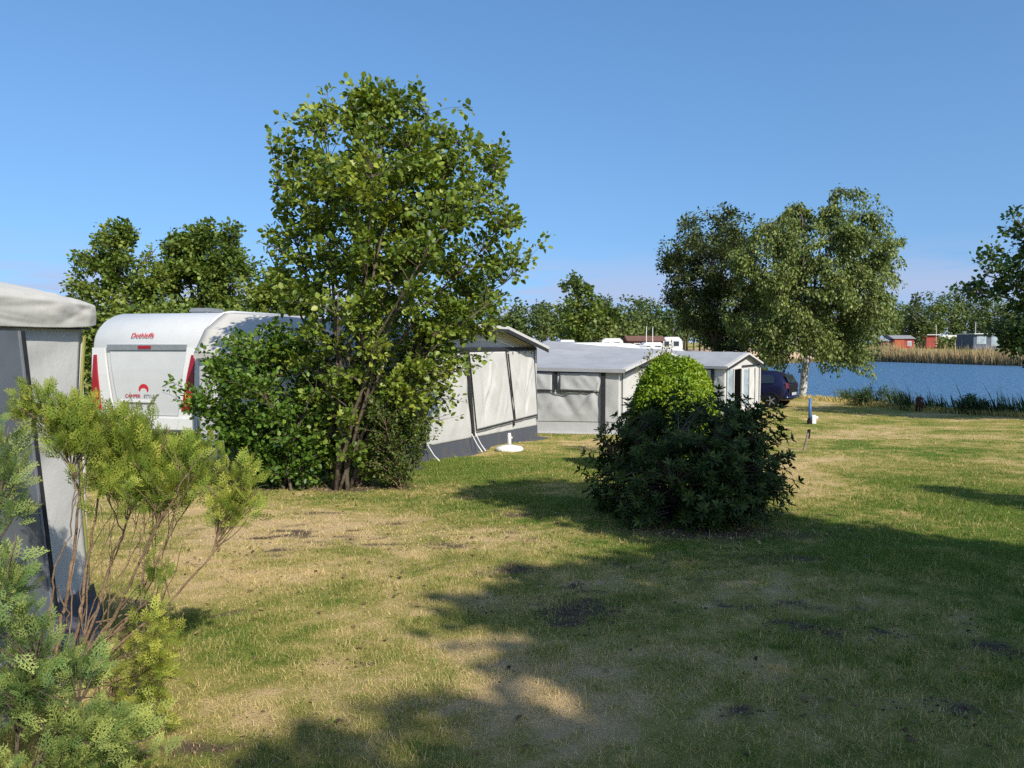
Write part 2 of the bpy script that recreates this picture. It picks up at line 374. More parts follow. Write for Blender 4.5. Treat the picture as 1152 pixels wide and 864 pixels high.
def tree(name, label, cat, seed, base, sil, Y, stems_to, r0, n_t, per, leaf, mat, bark, group=None, depth=1.0, clump=0, csig=.3, spread=.12, tpl=OVAL,
         aspect=.75, shell=.5, mean=.45, fall=0.0, twig=(.008, .002), trunk=None, lift=.15, sd_=.2, up=.8, extra=None):
    rng = np.random.default_rng(seed); base = np.array(base, float)
    t = thing(name, base, label, cat, group)
    mb = MB(); stems = []
    has_t = trunk is not None
    if has_t:                                    # one trunk that forks into limbs
        fork = np.array(trunk, float); p, r = stem_path(rng, base - np.array([0, 0, .1]), fork, r0, r0 * .75, 8, .02, .02); stems.append((p, r)); start = fork; rr = r0 * .6
    for q in stems_to:
        a = start if has_t else base + np.array([rng.normal(0, .1), rng.normal(0, .1), -.05])
        p, r = stem_path(rng, a, q, (rr if has_t else r0) * rng.uniform(.7, 1), (rr if has_t else r0) * .18, 10, .1); stems.append((p, r))
    br = MB() if has_t else mb
    for i_, (p, r) in enumerate(stems): (mb if i_ == 0 else br).tube(p, r, 7)
    tg = env_points(rng, sil, Y, n_t, depth, clump, csig, shell)
    if extra is not None: tg = np.vstack([tg, extra])
    Pn, D = grow(rng, br, stems, tg, per, spread, lift=lift, twig=twig, sides=3 if Y > 20 else 4, fall=fall)
    if has_t: br.build('branches', M['bark'], t, smooth=True)
    n = len(Pn)
    if fall: D[:, 2] -= 1.2
    L = leaf * rng.uniform(.45, 1.3, n)
    mb.build('trunk', bark, t, smooth=True)
    leaf_mesh('crown', Pn, D, up_normals(rng, n, up), L, L * aspect, tints(rng, Pn, mean, sd_, seed), mat, t, tpl)
    return t

# ================================================================== THE SETTING
def axis(lo, a, b, hi, step, g=1.12):
    m = list(np.arange(a, b + 1e-6, step)); s = step; x = b
    while x < hi: s *= g; x += s; m.append(x)
    s = step; x = a
    while x > lo: s *= g; x -= s; m.insert(0, x)
    return np.array(m)
gx = axis(-1500, -7, 9, 1500, .11); gyv = axis(-60, 1.5, 16, 2000, .11, 1.06)
GX, GY = np.meshgrid(gx, gyv); GZ = gz(GX, GY)
# patches: (pixel u, v, radius x, radius y in metres, amount) - positive is parched, negative is green
def gauss(x, y, c, rx, ry): return np.exp(-(((x - c[0]) / rx) ** 2 + ((y - c[1]) / ry) ** 2))
PATCH = [(380, 600, 1.9, 1.3, .30), (250, 640, .8, .8, .2), (560, 610, .9, .7, .25), (930, 545, 1.0, 2.4, .28), (1010, 490, 3, 2.2, .22), (760, 650, 1.4, .7, .22), (640, 500, 1.2, 1.2, .15),
         (1080, 590, 2.3, 2.6, -.42), (1000, 540, 1.2, 1.4, -.2), (520, 530, 1.6, 1.5, -.55), (590, 500, 1.0, 1.0, -.2), (240, 720, .5, .5, -.25), (420, 740, .8, .3, -.12), (950, 640, 1.8, .8, -.2),
         (700, 620, .8, .5, -.1), (630, 740, .35, .3, -.12), (720, 770, 1.1, .8, .2), (1000, 800, .5, .4, .15), (560, 800, .4, .3, .1), (300, 800, .4, .3, .15), (920, 455, 4, 3, .3), (640, 480, 2, 1, -.12)]
PATCHW = [(G(u, v), rx, ry, a) for u, v, rx, ry, a in PATCH]
SOIL = [(590, 576, .30, .12), (560, 640, .30, .13), (500, 614, .28, .12), (585, 646, .22, .12), (655, 684, .36, .20), (905, 703, .24, .10), (890, 628, .42, .26), (800, 600, 1.0, .40), (640, 700, .2, .12),
        (960, 715, .35, .10), (390, 548, 1.3, .35), (300, 548, .7, .3), (270, 690, .12, .06), (395, 745, .12, .06), (225, 845, .22, .10), (440, 590, .22, .07), (360, 578, .26, .07), (300, 605, .2, .07),
        (330, 620, .18, .06), (390, 605, .2, .06), (420, 612, .2, .05), (280, 625, .2, .06), (690, 690, .2, .1), (1120, 730, .25, .1), (1080, 800, .2, .08), (850, 800, .15, .06), (520, 560, .4, .1)]
SCUFF = [(G(u, v), rx, ry, a) for u, v, rx, ry, a in ((370, 595, 1.9, 1.0, .95), (250, 620, .9, .8, .8), (640, 650, 1.5, 1.2, .9), (420, 745, .9, .35, .6), (880, 690, 1.6, .9, .8), (900, 800, 1.2, .5, .6), (330, 820, .7, .3, .7), (560, 600, 1, .6, .8), (960, 500, 3, 2, .35))]
SOILW = [(G(u, v), rx, ry) for u, v, rx, ry in SOIL]
def dryness(x, y):
    d = .42 + (fbm(x * .55, y * .55, 11, 4) - .5) * 1.0 + (fbm(x * 2.6, y * 2.6, 31, 3) - .5) * .7 + (fbm(x * 9, y * 9, 33, 3) - .5) * .65 + (fbm(x * 24, y * 24, 35, 2) - .5) * .4
    for c, rx, ry, a in PATCHW: d = d + a * gauss(x, y, c, rx, ry)
    return np.clip(d, 0, 1)
def soilness(x, y):
    wx = x + (fbm(x * 3, y * 3, 41, 3) - .5) * .5; wy = y + (fbm(x * 3 + 7, y * 3, 43, 3) - .5) * .5
    s = np.zeros(np.shape(x))
    for c, rx, ry in SOILW: s = np.maximum(s, gauss(wx, wy, c, rx, ry))
    r_ = np.zeros(np.shape(x))
    for c, rx, ry, a in SCUFF: r_ = np.maximum(r_, a * gauss(x, y, c, rx, ry))
    n_ = fbm(x * 4.5 + 3, y * 7.0, 57, 4); s = np.maximum(s, r_ * np.clip((n_ - .53) * 8, 0, .8))
    return np.clip(s * (.55 + .9 * fbm(x * 6, y * 6, 51, 3)), 0, 1)
GD = dryness(GX, GY); GS = soilness(GX, GY)
nv_, nu_ = GX.shape; idx = np.arange(nv_ * nu_).reshape(nv_, nu_)
q = np.stack([idx[:-1, :-1], idx[:-1, 1:], idx[1:, 1:], idx[1:, :-1]], -1).reshape(-1, 4)
far = np.clip((lake_sd(GX, GY) * -1 - 0) / 8, 0, 1)
beach = np.where((GY > 60) & (lake_sd(GX, GY) > -22) & (GX < 66), 1.0, 0.0)
m, t, b = new_mat('lawn ground')
ad = N(t, 'ShaderNodeAttribute', attribute_name='dry'); as_ = N(t, 'ShaderNodeAttribute', attribute_name='soil'); ab = N(t, 'ShaderNodeAttribute', attribute_name='beach')
tcn = N(t, 'ShaderNodeTexCoord')
n1 = N(t, 'ShaderNodeTexNoise'); n1.inputs['Scale'].default_value = 9; n1.inputs['Detail'].default_value = 8; n1.inputs['Roughness'].default_value = .7
n2 = N(t, 'ShaderNodeTexNoise'); n2.inputs['Scale'].default_value = 70; n2.inputs['Detail'].default_value = 5; n2.inputs['Roughness'].default_value = .7
t.links.new(tcn.outputs['Object'], n1.inputs['Vector']); t.links.new(tcn.outputs['Object'], n2.inputs['Vector'])
def mth(op, a, bb):
    n = N(t, 'ShaderNodeMath', operation=op)
    for i, x in enumerate((a, bb)):
        if isinstance(x, (int, float)): n.inputs[i].default_value = x
        else: t.links.new(x, n.inputs[i])
    return n.outputs[0]
f = mth('ADD', ad.outputs['Fac'], mth('ADD', mth('MULTIPLY', mth('SUBTRACT', n1.outputs[0], .5), .9), mth('MULTIPLY', mth('SUBTRACT', n2.outputs[0], .5), .9)))
rp = N(t, 'ShaderNodeValToRGB'); e = rp.color_ramp.elements
e[0].position = .1; e[0].color = (.085, .145, .016, 1); e[1].position = .9; e[1].color = (.56, .40, .21, 1); k = e.new(.5); k.color = (.30, .26, .07, 1)
t.links.new(f, rp.inputs[0])
m1 = N(t, 'ShaderNodeMix', data_type='RGBA'); sb = N(t, 'ShaderNodeMapRange', interpolation_type='SMOOTHSTEP'); sb.inputs[1].default_value = .30; sb.inputs[2].default_value = .82
t.links.new(mth('ADD', as_.outputs['Fac'], mth('ADD', mth('MULTIPLY', mth('SUBTRACT', n1.outputs[0], .5), .9), mth('MULTIPLY', mth('SUBTRACT', n2.outputs[0], .5), .9))), sb.inputs[0])
sg = mth('MULTIPLY', sb.outputs[0], mth('MINIMUM', mth('MULTIPLY', as_.outputs['Fac'], 5.0), 1.0)); t.links.new(sg, m1.inputs[0]); t.links.new(rp.outputs[0], m1.inputs[6]); m1.inputs[7].default_value = (.115, .082, .056, 1)
m2 = N(t, 'ShaderNodeMix', data_type='RGBA'); t.links.new(ab.outputs['Fac'], m2.inputs[0]); t.links.new(m1.outputs[2], m2.inputs[6]); m2.inputs[7].default_value = (.50, .36, .24, 1)
t.links.new(m2.outputs[2], b.inputs['Base Color']); b.inputs['Roughness'].default_value = .95; b.inputs['Specular IOR Level'].default_value = .1
bp = N(t, 'ShaderNodeBump'); bp.inputs['Strength'].default_value = .8; bp.inputs['Distance'].default_value = .03
t.links.new(mth('ADD', n2.outputs[0], n1.outputs[0]), bp.inputs['Height']); t.links.new(bp.outputs[0], b.inputs['Normal'])
M['ground'] = m
g = np_mesh('ground', np.stack([GX, GY, GZ], -1).reshape(-1, 3), q, m, None, {'dry': GD.ravel(), 'soil': GS.ravel(), 'beach': beach.ravel()}, True)
tag(g, 'mown lawn with parched and bare patches sloping to the lake', kind='structure')
# water
m, t, b = new_mat('lake water')
b.inputs['Base Color'].default_value = (.06, .15, .27, 1); b.inputs['Roughness'].default_value = .3; b.inputs['IOR'].default_value = 1.33
tcn = N(t, 'ShaderNodeTexCoord'); mpn = N(t, 'ShaderNodeMapping'); mpn.inputs['Scale'].default_value = (1, 1.6, 1); mpn.inputs['Rotation'].default_value = (0, 0, .3)
t.links.new(tcn.outputs['Object'], mpn.inputs[0])
n1 = N(t, 'ShaderNodeTexNoise'); n1.inputs['Scale'].default_value = 1.6; n1.inputs['Detail'].default_value = 6; n1.inputs['Roughness'].default_value = .6
t.links.new(mpn.outputs[0], n1.inputs['Vector'])
bp = N(t, 'ShaderNodeBump'); bp.inputs['Strength'].default_value = 1.0; bp.inputs['Distance'].default_value = .55
t.links.new(n1.outputs[0], bp.inputs['Height']); t.links.new(bp.outputs[0], b.inputs['Normal'])
wx = np.linspace(8, 140, 40); wy = np.linspace(-45, 160, 60); WX, WY = np.meshgrid(wx, wy); idx = np.arange(WX.size).reshape(WX.shape)
q = np.stack([idx[:-1, :-1], idx[:-1, 1:], idx[1:, 1:], idx[1:, :-1]], -1).reshape(-1, 4)
lk = np_mesh('water', np.stack([WX, WY, np.full(WX.shape, WATER_Z)], -1).reshape(-1, 3), q, m)
tag(lk, 'rippled blue lake beyond the lawn', kind='structure')

# grass: every blade a real face, shorter and wider-spaced with distance
rng = np.random.default_rng(7)
def grass_patch(n, y0, y1, hw, h, wd):
    yy = np.sqrt(rng.random(n) * (y1 ** 2 - y0 ** 2) + y0 ** 2); xx = (rng.random(n) * 2 - 1) * (yy * .70 + .5)
    s = soilness(xx, yy); d = dryness(xx, yy)
    tuft = .55 * fbm(xx * 5, yy * 5, 77, 3) + .45 * fbm(xx * 16, yy * 16, 79, 2)
    keep = (rng.random(n) > s * .85) & (lake_sd(xx, yy) < -.4) & (rng.random(n) < .25 + 1.3 * np.clip(tuft - .18, 0, 1) + .3 * (1 - d))
    xx, yy, d, tuft = xx[keep], yy[keep], d[keep], tuft[keep]; k = len(xx)
    zz = gz(xx, yy)
    hh = h * rng.uniform(.4, 1.3, k) * (.35 + 3.0 * np.clip(tuft, 0, 1) ** 2) * (1.15 - .35 * d); long_ = (rng.random(k) < .012) & (y1 < 14); hh = np.where(long_, hh * 2.2, hh)
    th = rng.random(k) * 2 * np.pi; lean = np.abs(rng.normal(.95, .75, k)) * (.7 + .9 * d)
    top = np.stack([xx + np.cos(th) * lean * hh, yy + np.sin(th) * lean * hh, zz + hh * np.clip(1.05 - lean * .5, .12, 1)], -1)
    ps = rng.random(k) * np.pi; ww = wd * rng.uniform(.6, 1.4, k); weed = (rng.random(k) < .004) & (y1 < 14); ww = np.where(weed, ww * 4.5, ww)
    ox, oy = np.cos(ps) * ww, np.sin(ps) * ww
    a = np.stack([xx - ox, yy - oy, zz - .004], -1); c = np.stack([xx + ox, yy + oy, zz - .004], -1)
    tn = np.clip(d + rng.normal(0, .32, k) + np.where(long_, .2, 0) - np.where(weed, .5, 0), 0, 1)
    return np.stack([a, c, top], 1).reshape(-1, 3), np.repeat(tn, 3)
parts = [grass_patch(560000, 2.0, 6.5, 0, .026, .0019), grass_patch(440000, 6.5, 13, 0, .027, .0034), grass_patch(420000, 13, 40, 0, .032, .0065)]
V = np.vstack([p[0] for p in parts]); T = np.concatenate([p[1] for p in parts])
go = np_mesh('grass', V, np.arange(len(V)).reshape(-1, 3), L_GRASS, None, {'tint': T})
tag(go, 'short half dry lawn grass in front of the awnings and lake', 'grass', kind='stuff')

# loose crumbs of earth and thatch on the bare spots, dry leaves under the shrubs
Cp = []
for c, rx, ry in SOILW:
    k = int(np.clip(2600 * rx * ry, 30, 700)); x = c[0] + rng.normal(0, rx * .75, k); y = c[1] + rng.normal(0, ry * .75, k); Cp.append(np.column_stack([x, y]))
xx = rng.uniform(-4, 5, 90000); yy = rng.uniform(2.2, 12, 90000); kp = (rng.random(90000) < .55 * soilness(xx, yy) ** 1.2) & (np.abs(xx) < yy * .7); Cp.append(np.column_stack([xx, yy])[kp])
Cp = np.vstack(Cp); k = len(Cp); sz = np.minimum(rng.gamma(2.0, .0024, k) + .002, .012); zc = gz(Cp[:, 0], Cp[:, 1]) + sz * .25
OC = np.array([(1, 0, 0), (0, 1, 0), (-1, 0, 0), (0, -1, 0), (0, 0, .8), (0, 0, -.8)], float); V = np.column_stack([Cp, zc])[:, None] + OC[None] * sz[:, None, None] * rng.uniform(.5, 1.3, (k, 6, 1))
FT = np.array([(0, 1, 4), (1, 2, 4), (2, 3, 4), (3, 0, 4), (1, 0, 5), (2, 1, 5), (3, 2, 5), (0, 3, 5)]); Fa = (np.arange(k) * 6)[:, None, None] + FT[None]
o = np_mesh('soil_crumbs', V.reshape(-1, 3), Fa.reshape(-1, 3), leafmat('loose earth', (.06, .042, .03), (.13, .092, .062), (.24, .175, .115), .95, .05, .0), None, {'tint': np.repeat(rng.random(k), 6)}); tag(o, 'loose brown earth crumbs on the bare patches of lawn', 'soil', kind='stuff')
Lp = []
for u, v, sx_, sy_, k in ((380, 556, 1.5, .5, 420), (790, 600, 1.0, .45, 260), (600, 680, 2.2, 2.0, 260), (330, 640, 1.4, 1.0, 160)):
    c = G(u, v); Lp.append(np.column_stack([c[0] + rng.normal(0, sx_, k), c[1] + rng.normal(0, sy_, k)]))
Lp = np.vstack(Lp); k = len(Lp); D = rng.normal(0, 1, (k, 3)); D[:, 2] *= .25; Nn = rng.normal(0, .35, (k, 3)); Nn[:, 2] = 1
L = rng.uniform(.018, .05, k); o = leaf_mesh('fallen_leaves', np.column_stack([Lp, gz(Lp[:, 0], Lp[:, 1]) + .016]), D, Nn, L, L * .6, rng.random(k), leafmat('dry leaves', (.07, .045, .025), (.20, .13, .06), (.36, .27, .13), .7, .2, .15), None, OVAL)
tag(o, 'scattered dry fallen leaves on the lawn', 'leaves', kind='stuff')

# ================================================================== AWNINGS AND CARAVANS
def v3(a): return np.array(a, float)
def awning(name, label, edge, left, lift, base_z, wall_m, side_m, roof_m, over=.22, seed=1, group=None, inner_t=None, skirt='skirt', ribs=0):
    """edge = roof edge of the sunny side wall, near eave -> far eave (3D points); left = vector to the other side wall"""
    edge = [v3(p) for p in edge]; left = v3([left[0], left[1], 0]); nrm = unit(v3([*(edge[-1] - edge[0])[:2], 0])); nrm = v3([nrm[1], -nrm[0], 0])
    root = thing(name, (edge[0][0], edge[0][1], gz1(edge[0][0], edge[0][1])), label, 'awning', group)
    A, B = edge[0], edge[-1]
    gA = v3([A[0], A[1], gz1(A[0], A[1])]); gB = v3([B[0], B[1], gz1(B[0], B[1])])
    LA = A + left; gL = v3([LA[0], LA[1], gz1(LA[0], LA[1])]); LB = B + left; gLB = v3([LB[0], LB[1], gz1(LB[0], LB[1])])
    sk = .28
    def mid(p, q): return p * (1 - sk / (q[2] - p[2])) + q * (sk / (q[2] - p[2]))
    # side wall up to the eave line and its gable above
    tA = v3([A[0], A[1], min(A[2], B[2])]) - v3([0, 0, .02]); tB = v3([B[0], B[1], min(A[2], B[2])]) - v3([0, 0, .02])
    sheet('side_wall', [[mid(gA, tA), mid(gB, tB)], [tA, tB]], side_m, root, 90, 50, .02, seed, folds=.045)
    gb = MB(); poly = [tA] + [p - v3([0, 0, .03]) for p in edge] + [tB]; gb.prism(poly, -nrm * .012); gb.build('gable', side_m, root)
    sheet('front_wall', [[mid(gL, LA), mid(gA, A)], [LA - v3([0, 0, .02]), A - v3([0, 0, .02])]], wall_m, root, 80, 50, .03, seed + 1, folds=.07)
    bk = MB(); bk.add([gB, gLB, LB, B], [(0, 1, 2, 3)]); bk.prism([gL, gLB, LB, LA], (.01, 0, 0)); bk.build('back_wall', wall_m, root)
    s = MB()
    s.add([gA + nrm * .02, gB + nrm * .02, mid(gB, tB) + nrm * .01, mid(gA, tA) + nrm * .01], [(0, 1, 2, 3)])
    fn = unit(np.cross(left, v3([0, 0, 1]))); fn = fn if fn[1] < 0 else -fn
    s.add([gL + fn * .02, gA + fn * .02, mid(gA, A) + fn * .01, mid(gL, LA) + fn * .01], [(0, 1, 2, 3)])
    for z_, a_, b_, n_ in ((.0, gA, gB, nrm), (.0, gL, gA, fn)):
        s.add([a_ + v3([0, 0, .03]), b_ + v3([0, 0, .03]), b_ + n_ * .33 + v3([0, 0, .012]), a_ + n_ * .33 + v3([0, 0, .012])], [(0, 1, 2, 3)])
    s.build('mud_skirt', M[skirt], root)
    ov = nrm * over
    outer = [p + ov + v3([0, 0, .0]) for p in edge]; inner = [p + left * 1.0 + v3([0, 0, lift if 0 < i < len(edge) - 1 else lift * .15]) for i, p in enumerate(edge)]
    if inner_t: inner = inner_t
    outer[0] = outer[0] + fn * .10; inner[0] = inner[0] + fn * .10
    # roof with a slight sag between the two edges
    mids = [(a * .5 + b_ * .5) - v3([0, 0, .05 if 0 < i < len(edge) - 1 else .015]) for i, (a, b_) in enumerate(zip(outer, inner))]
    sheet('roof', [outer, mids, inner], roof_m, root, 96, 30, .018, seed + 3, folds=.018, ribs=ribs)
    tr = MB(); ep = MB()
    for a_, b_ in zip(outer[:-1], outer[1:]):
        up = unit(np.cross(b_ - a_, nrm)); up = up if up[2] > 0 else -up
        ep.bar(a_ + nrm * .004 - up * .035, b_ + nrm * .004 - up * .035, .06, .02, nrm)
        tr.bar(a_ + nrm * .003 - up * .105, b_ + nrm * .003 - up * .105, .07, .015, nrm)
    ep.build('roof_edge', M['canvas'], root); tr.build('edge_webbing', M['trim'], root)
    va = MB(); va.bar(inner[0] - v3([0, 0, .05]), outer[0] - v3([0, 0, .05]), .09, .01, fn); va.build('valance', roof_m, root)
    return dict(root=root, gA=gA, gB=gB, A=A, B=B, tA=tA, tB=tB, nrm=nrm, fn=fn, gL=gL, LA=LA)
def on_side(a, t, z, o=.03): return v3([*(a['gA'] * (1 - t) + a['gB'] * t)[:2], z]) + a['nrm'] * o
def on_front(a, t, z, o=.05): return v3([*(a['gL'] * (1 - t) + a['gA'] * t)[:2], z]) + a['fn'] * o

AWG = 'caravan awnings in a row'
# awning beside the caravan, behind the tall leafy tree
A_ = G(450, 528); B_ = G(604, 492); dAB = B_ - A_
def along(t, z): return v3([A_[0] + dAB[0] * t, A_[1] + dAB[1] * t, z])
a1 = awning('caravan_awning', 'pale canvas awning with tied window flaps behind the tall leafy tree', [along(0, 1.46), along(.08, 1.74), along(.22, 1.98), along(.60, 1.98), along(1, 1.56)],
            (-3.55, 1.0), .22, 0, M['canvas'], M['canvas'], M['roof_beige'], .28, 3, AWG, inner_t=[along(t_, z_) + v3([-3.55, 1.0, 0]) for t_, z_ in ((0, 1.47), (.025, 1.86), (.10, 2.16), (.6, 2.2), (1, 1.6))])
tp = MB()
def t_at(u):
    k = (u - CX) / F; return (k * A_[1] - A_[0]) / (dAB[0] - k * dAB[1])
for u0_, u1_, w_ in ((470, 476, .06), (524, 531, .10), (567, 577, .07), (599, 603, .04)): tp.bar(on_side(a1, t_at(u1_), -.14), on_side(a1, t_at(u0_), 1.50), w_, .012, a1['nrm'])
tp.bar(on_side(a1, .10, 1.515), on_side(a1, .975, 1.515), .075, .012, a1['nrm'])
tp.build('window_webbing', M['trim'], a1['root'])
def t_at(u):
    k = (u - CX) / F; return (k * A_[1] - A_[0]) / (dAB[0] - k * dAB[1])
FL = [(t_at(526), t_at(566), t_at(534), t_at(575)), (t_at(570), t_at(598), t_at(578), t_at(602))]
for i, (t0_, t1_, s0_, s1_) in enumerate(FL):
    sheet('window_flap', [[on_side(a1, s0_, -.02 + .0, .055), on_side(a1, s1_, -.02, .055)], [on_side(a1, t0_, 1.46, .05), on_side(a1, t1_, 1.46, .05)]], M['canvas'], a1['root'], 60, 50, .02, 40 + i, folds=.045)
for t0_, t1_, s0_, s1_ in FL:
    hm = MB(); hm.bar(on_side(a1, s0_, -.03, .06), on_side(a1, s1_, -.03, .06), .022, .008, a1['nrm']); hm.build('flap_hem', M['trim'], a1['root'])
for k in range(4):
    hm = MB(); hm.bar(on_side(a1, t_at(574 + k * 7), 1.46, .06), on_side(a1, t_at(574 + k * 7), 1.40, .06), .012, .01, a1['nrm']); hm.build('toggle', M['trim'], a1['root'])
for u_, v_ in ((477, 522), (527, 511), (531, 510)):
    p0 = on_side(a1, t_at(u_), .05, .06); q0 = v3([*(p0 + a1['nrm'] * .22)[:2], 0]); q0[2] = gz1(q0[0], q0[1]) + .02
    gs = MB(); gs.tube([p0 - v3([0, 0, .12]), (p0 + q0) / 2 + v3([.01, 0, -.1]), q0], [.009, .008, .012], 6); gs.build('guy_strap', M['plastic'], a1['root'])
gl = MB(); gl.prism([on_front(a1, .12, .75, .04), on_front(a1, .42, .75, .04), on_front(a1, .42, 1.32, .04), on_front(a1, .12, 1.32, .04)], a1['fn'] * .01); gl.build('window', M['glass_pale'], a1['root'])

# second awning
N2 = G(697, 488); Yn = N2[1]
e0 = P(697, 415, Yn); e1 = P(743, 393.5, Yn + 2.9); dd = e1 - e0; e2 = e1 + v3([dd[0] * .8, dd[1] * .8, -.42])
a2 = awning('caravan_awning', 'grey roofed awning with a dark door strip left of the clipped hedge dome', [e0, e1, e2], (-3.3, 1.2), .27, 0, M['canvas_grey_shaded'], M['canvas'], M['roof_grey'], .16, 13, AWG, skirt='canvas_grey_shaded', ribs=7)
tp = MB(); fz = a2['A'][2]
tp.bar(on_front(a2, .05, fz - .07), on_front(a2, .90, fz - .07), .06, .012, a2['fn'])
tp.bar(on_front(a2, .885, fz - .08), on_front(a2, .885, a2['gA'][2] + .04), .12, .014, a2['fn'])
tp.bar(on_front(a2, .53, fz - .08), on_front(a2, .53, fz - .56), .085, .013, a2['fn'])
tp.bar(on_front(a2, .05, fz - .57), on_front(a2, .86, fz - .60), .03, .012, a2['fn'])
tp.bar(on_side(a2, .02, fz - .06), on_side(a2, .02, a2['gA'][2] + .1), .03, .012, a2['nrm'])
tp.bar(on_side(a2, .03, fz - .05), on_side(a2, .4, fz + .02), .035, .012, a2['nrm']); tp.bar(on_side(a2, .40, fz), on_side(a2, .40, fz - .8), .03, .012, a2['nrm'])
tp.build('window_webbing', M['trim'], a2['root'])
for i, (t0_, t1_) in enumerate(((.08, .50), (.56, .85))):
    sheet('window_flap', [[on_front(a2, t0_, fz - .55, .06), on_front(a2, t1_, fz - .57, .06)], [on_front(a2, t0_, fz - .11, .05), on_front(a2, t1_, fz - .11, .05)]], M['canvas_grey_shaded'], a2['root'], 26, 14, .02, 50 + i, folds=.03)

# third awning with the porch gable and open door drawn as a black sheet
N3 = P(816, 412, 27.0); p3 = P(839, 396.5, 28.06); q3 = P(855, 407.5, 28.84)
a3 = awning('caravan_awning', 'pale awning with an open doorway under its gable beside the dark blue car', [N3, p3, q3], (-3.6, 3.5), .14, 0, M['canvas'], M['canvas'], M['roof_grey'], .12, 23, AWG, skirt='canvas', ribs=7)
top3 = min(N3[2], q3[2]) - .10; bot3 = a3['gA'][2]
def t_line(p, q, u):
    k = (u - CX) / F; return (k * p[1] - p[0]) / ((q[0] - p[0]) - k * (q[1] - p[1]))
ts = lambda u: t_line(a3['gA'], a3['gB'], u); tf = lambda u: t_line(a3['gL'], a3['gA'], u)
dr = MB(); dr.prism([on_side(a3, ts(825.5), bot3 + .05), on_side(a3, ts(832.5), bot3 + .05), on_side(a3, ts(832.5), top3), on_side(a3, ts(825.5), top3 - .03)], a3['nrm'] * .012); dr.build('doorway', M['interior_shade'], a3['root'])  # near-black sheet on the wall, its colour painted for the unlit interior
for u0_, u1_ in ((818.5, 823.5), (836, 841)):
    gl = MB(); gl.prism([on_side(a3, ts(u0_), bot3 + .25), on_side(a3, ts(u1_), bot3 + .25), on_side(a3, ts(u1_), top3 - .05), on_side(a3, ts(u0_), top3 - .05)], a3['nrm'] * .012); gl.build('window', M['glass_pale'], a3['root'])
for u_ in (817.5, 824.5, 835, 842, 849, 854):
    tp = MB(); tp.bar(on_side(a3, ts(u_), bot3 + .05), on_side(a3, ts(u_), top3), .05, .03, a3['nrm']); tp.build('frame_post', M['canvas'], a3['root'])
tp = MB(); tp.bar(on_side(a3, ts(834), top3 + .08), on_side(a3, ts(853), top3 + .12), .05, .03, a3['nrm']); tp.build('awning_pole', M['trim'], a3['root'])
cu = MB(); cu.bar(on_side(a3, ts(833.5), bot3 + .05), on_side(a3, ts(833.2), top3), .10, .05, a3['nrm']); cu.build('curtain', M['canvas'], a3['root'])
tw = MB(); tw.bar(on_front(a3, tf(770), top3), on_front(a3, tf(803), top3), .08, .012, a3['fn']); tw.bar(on_front(a3, tf(802.5), top3 + .03), on_front(a3, tf(802.5), top3 - .75), .13, .012, a3['fn']); tw.build('window_webbing', M['trim'], a3['root'])

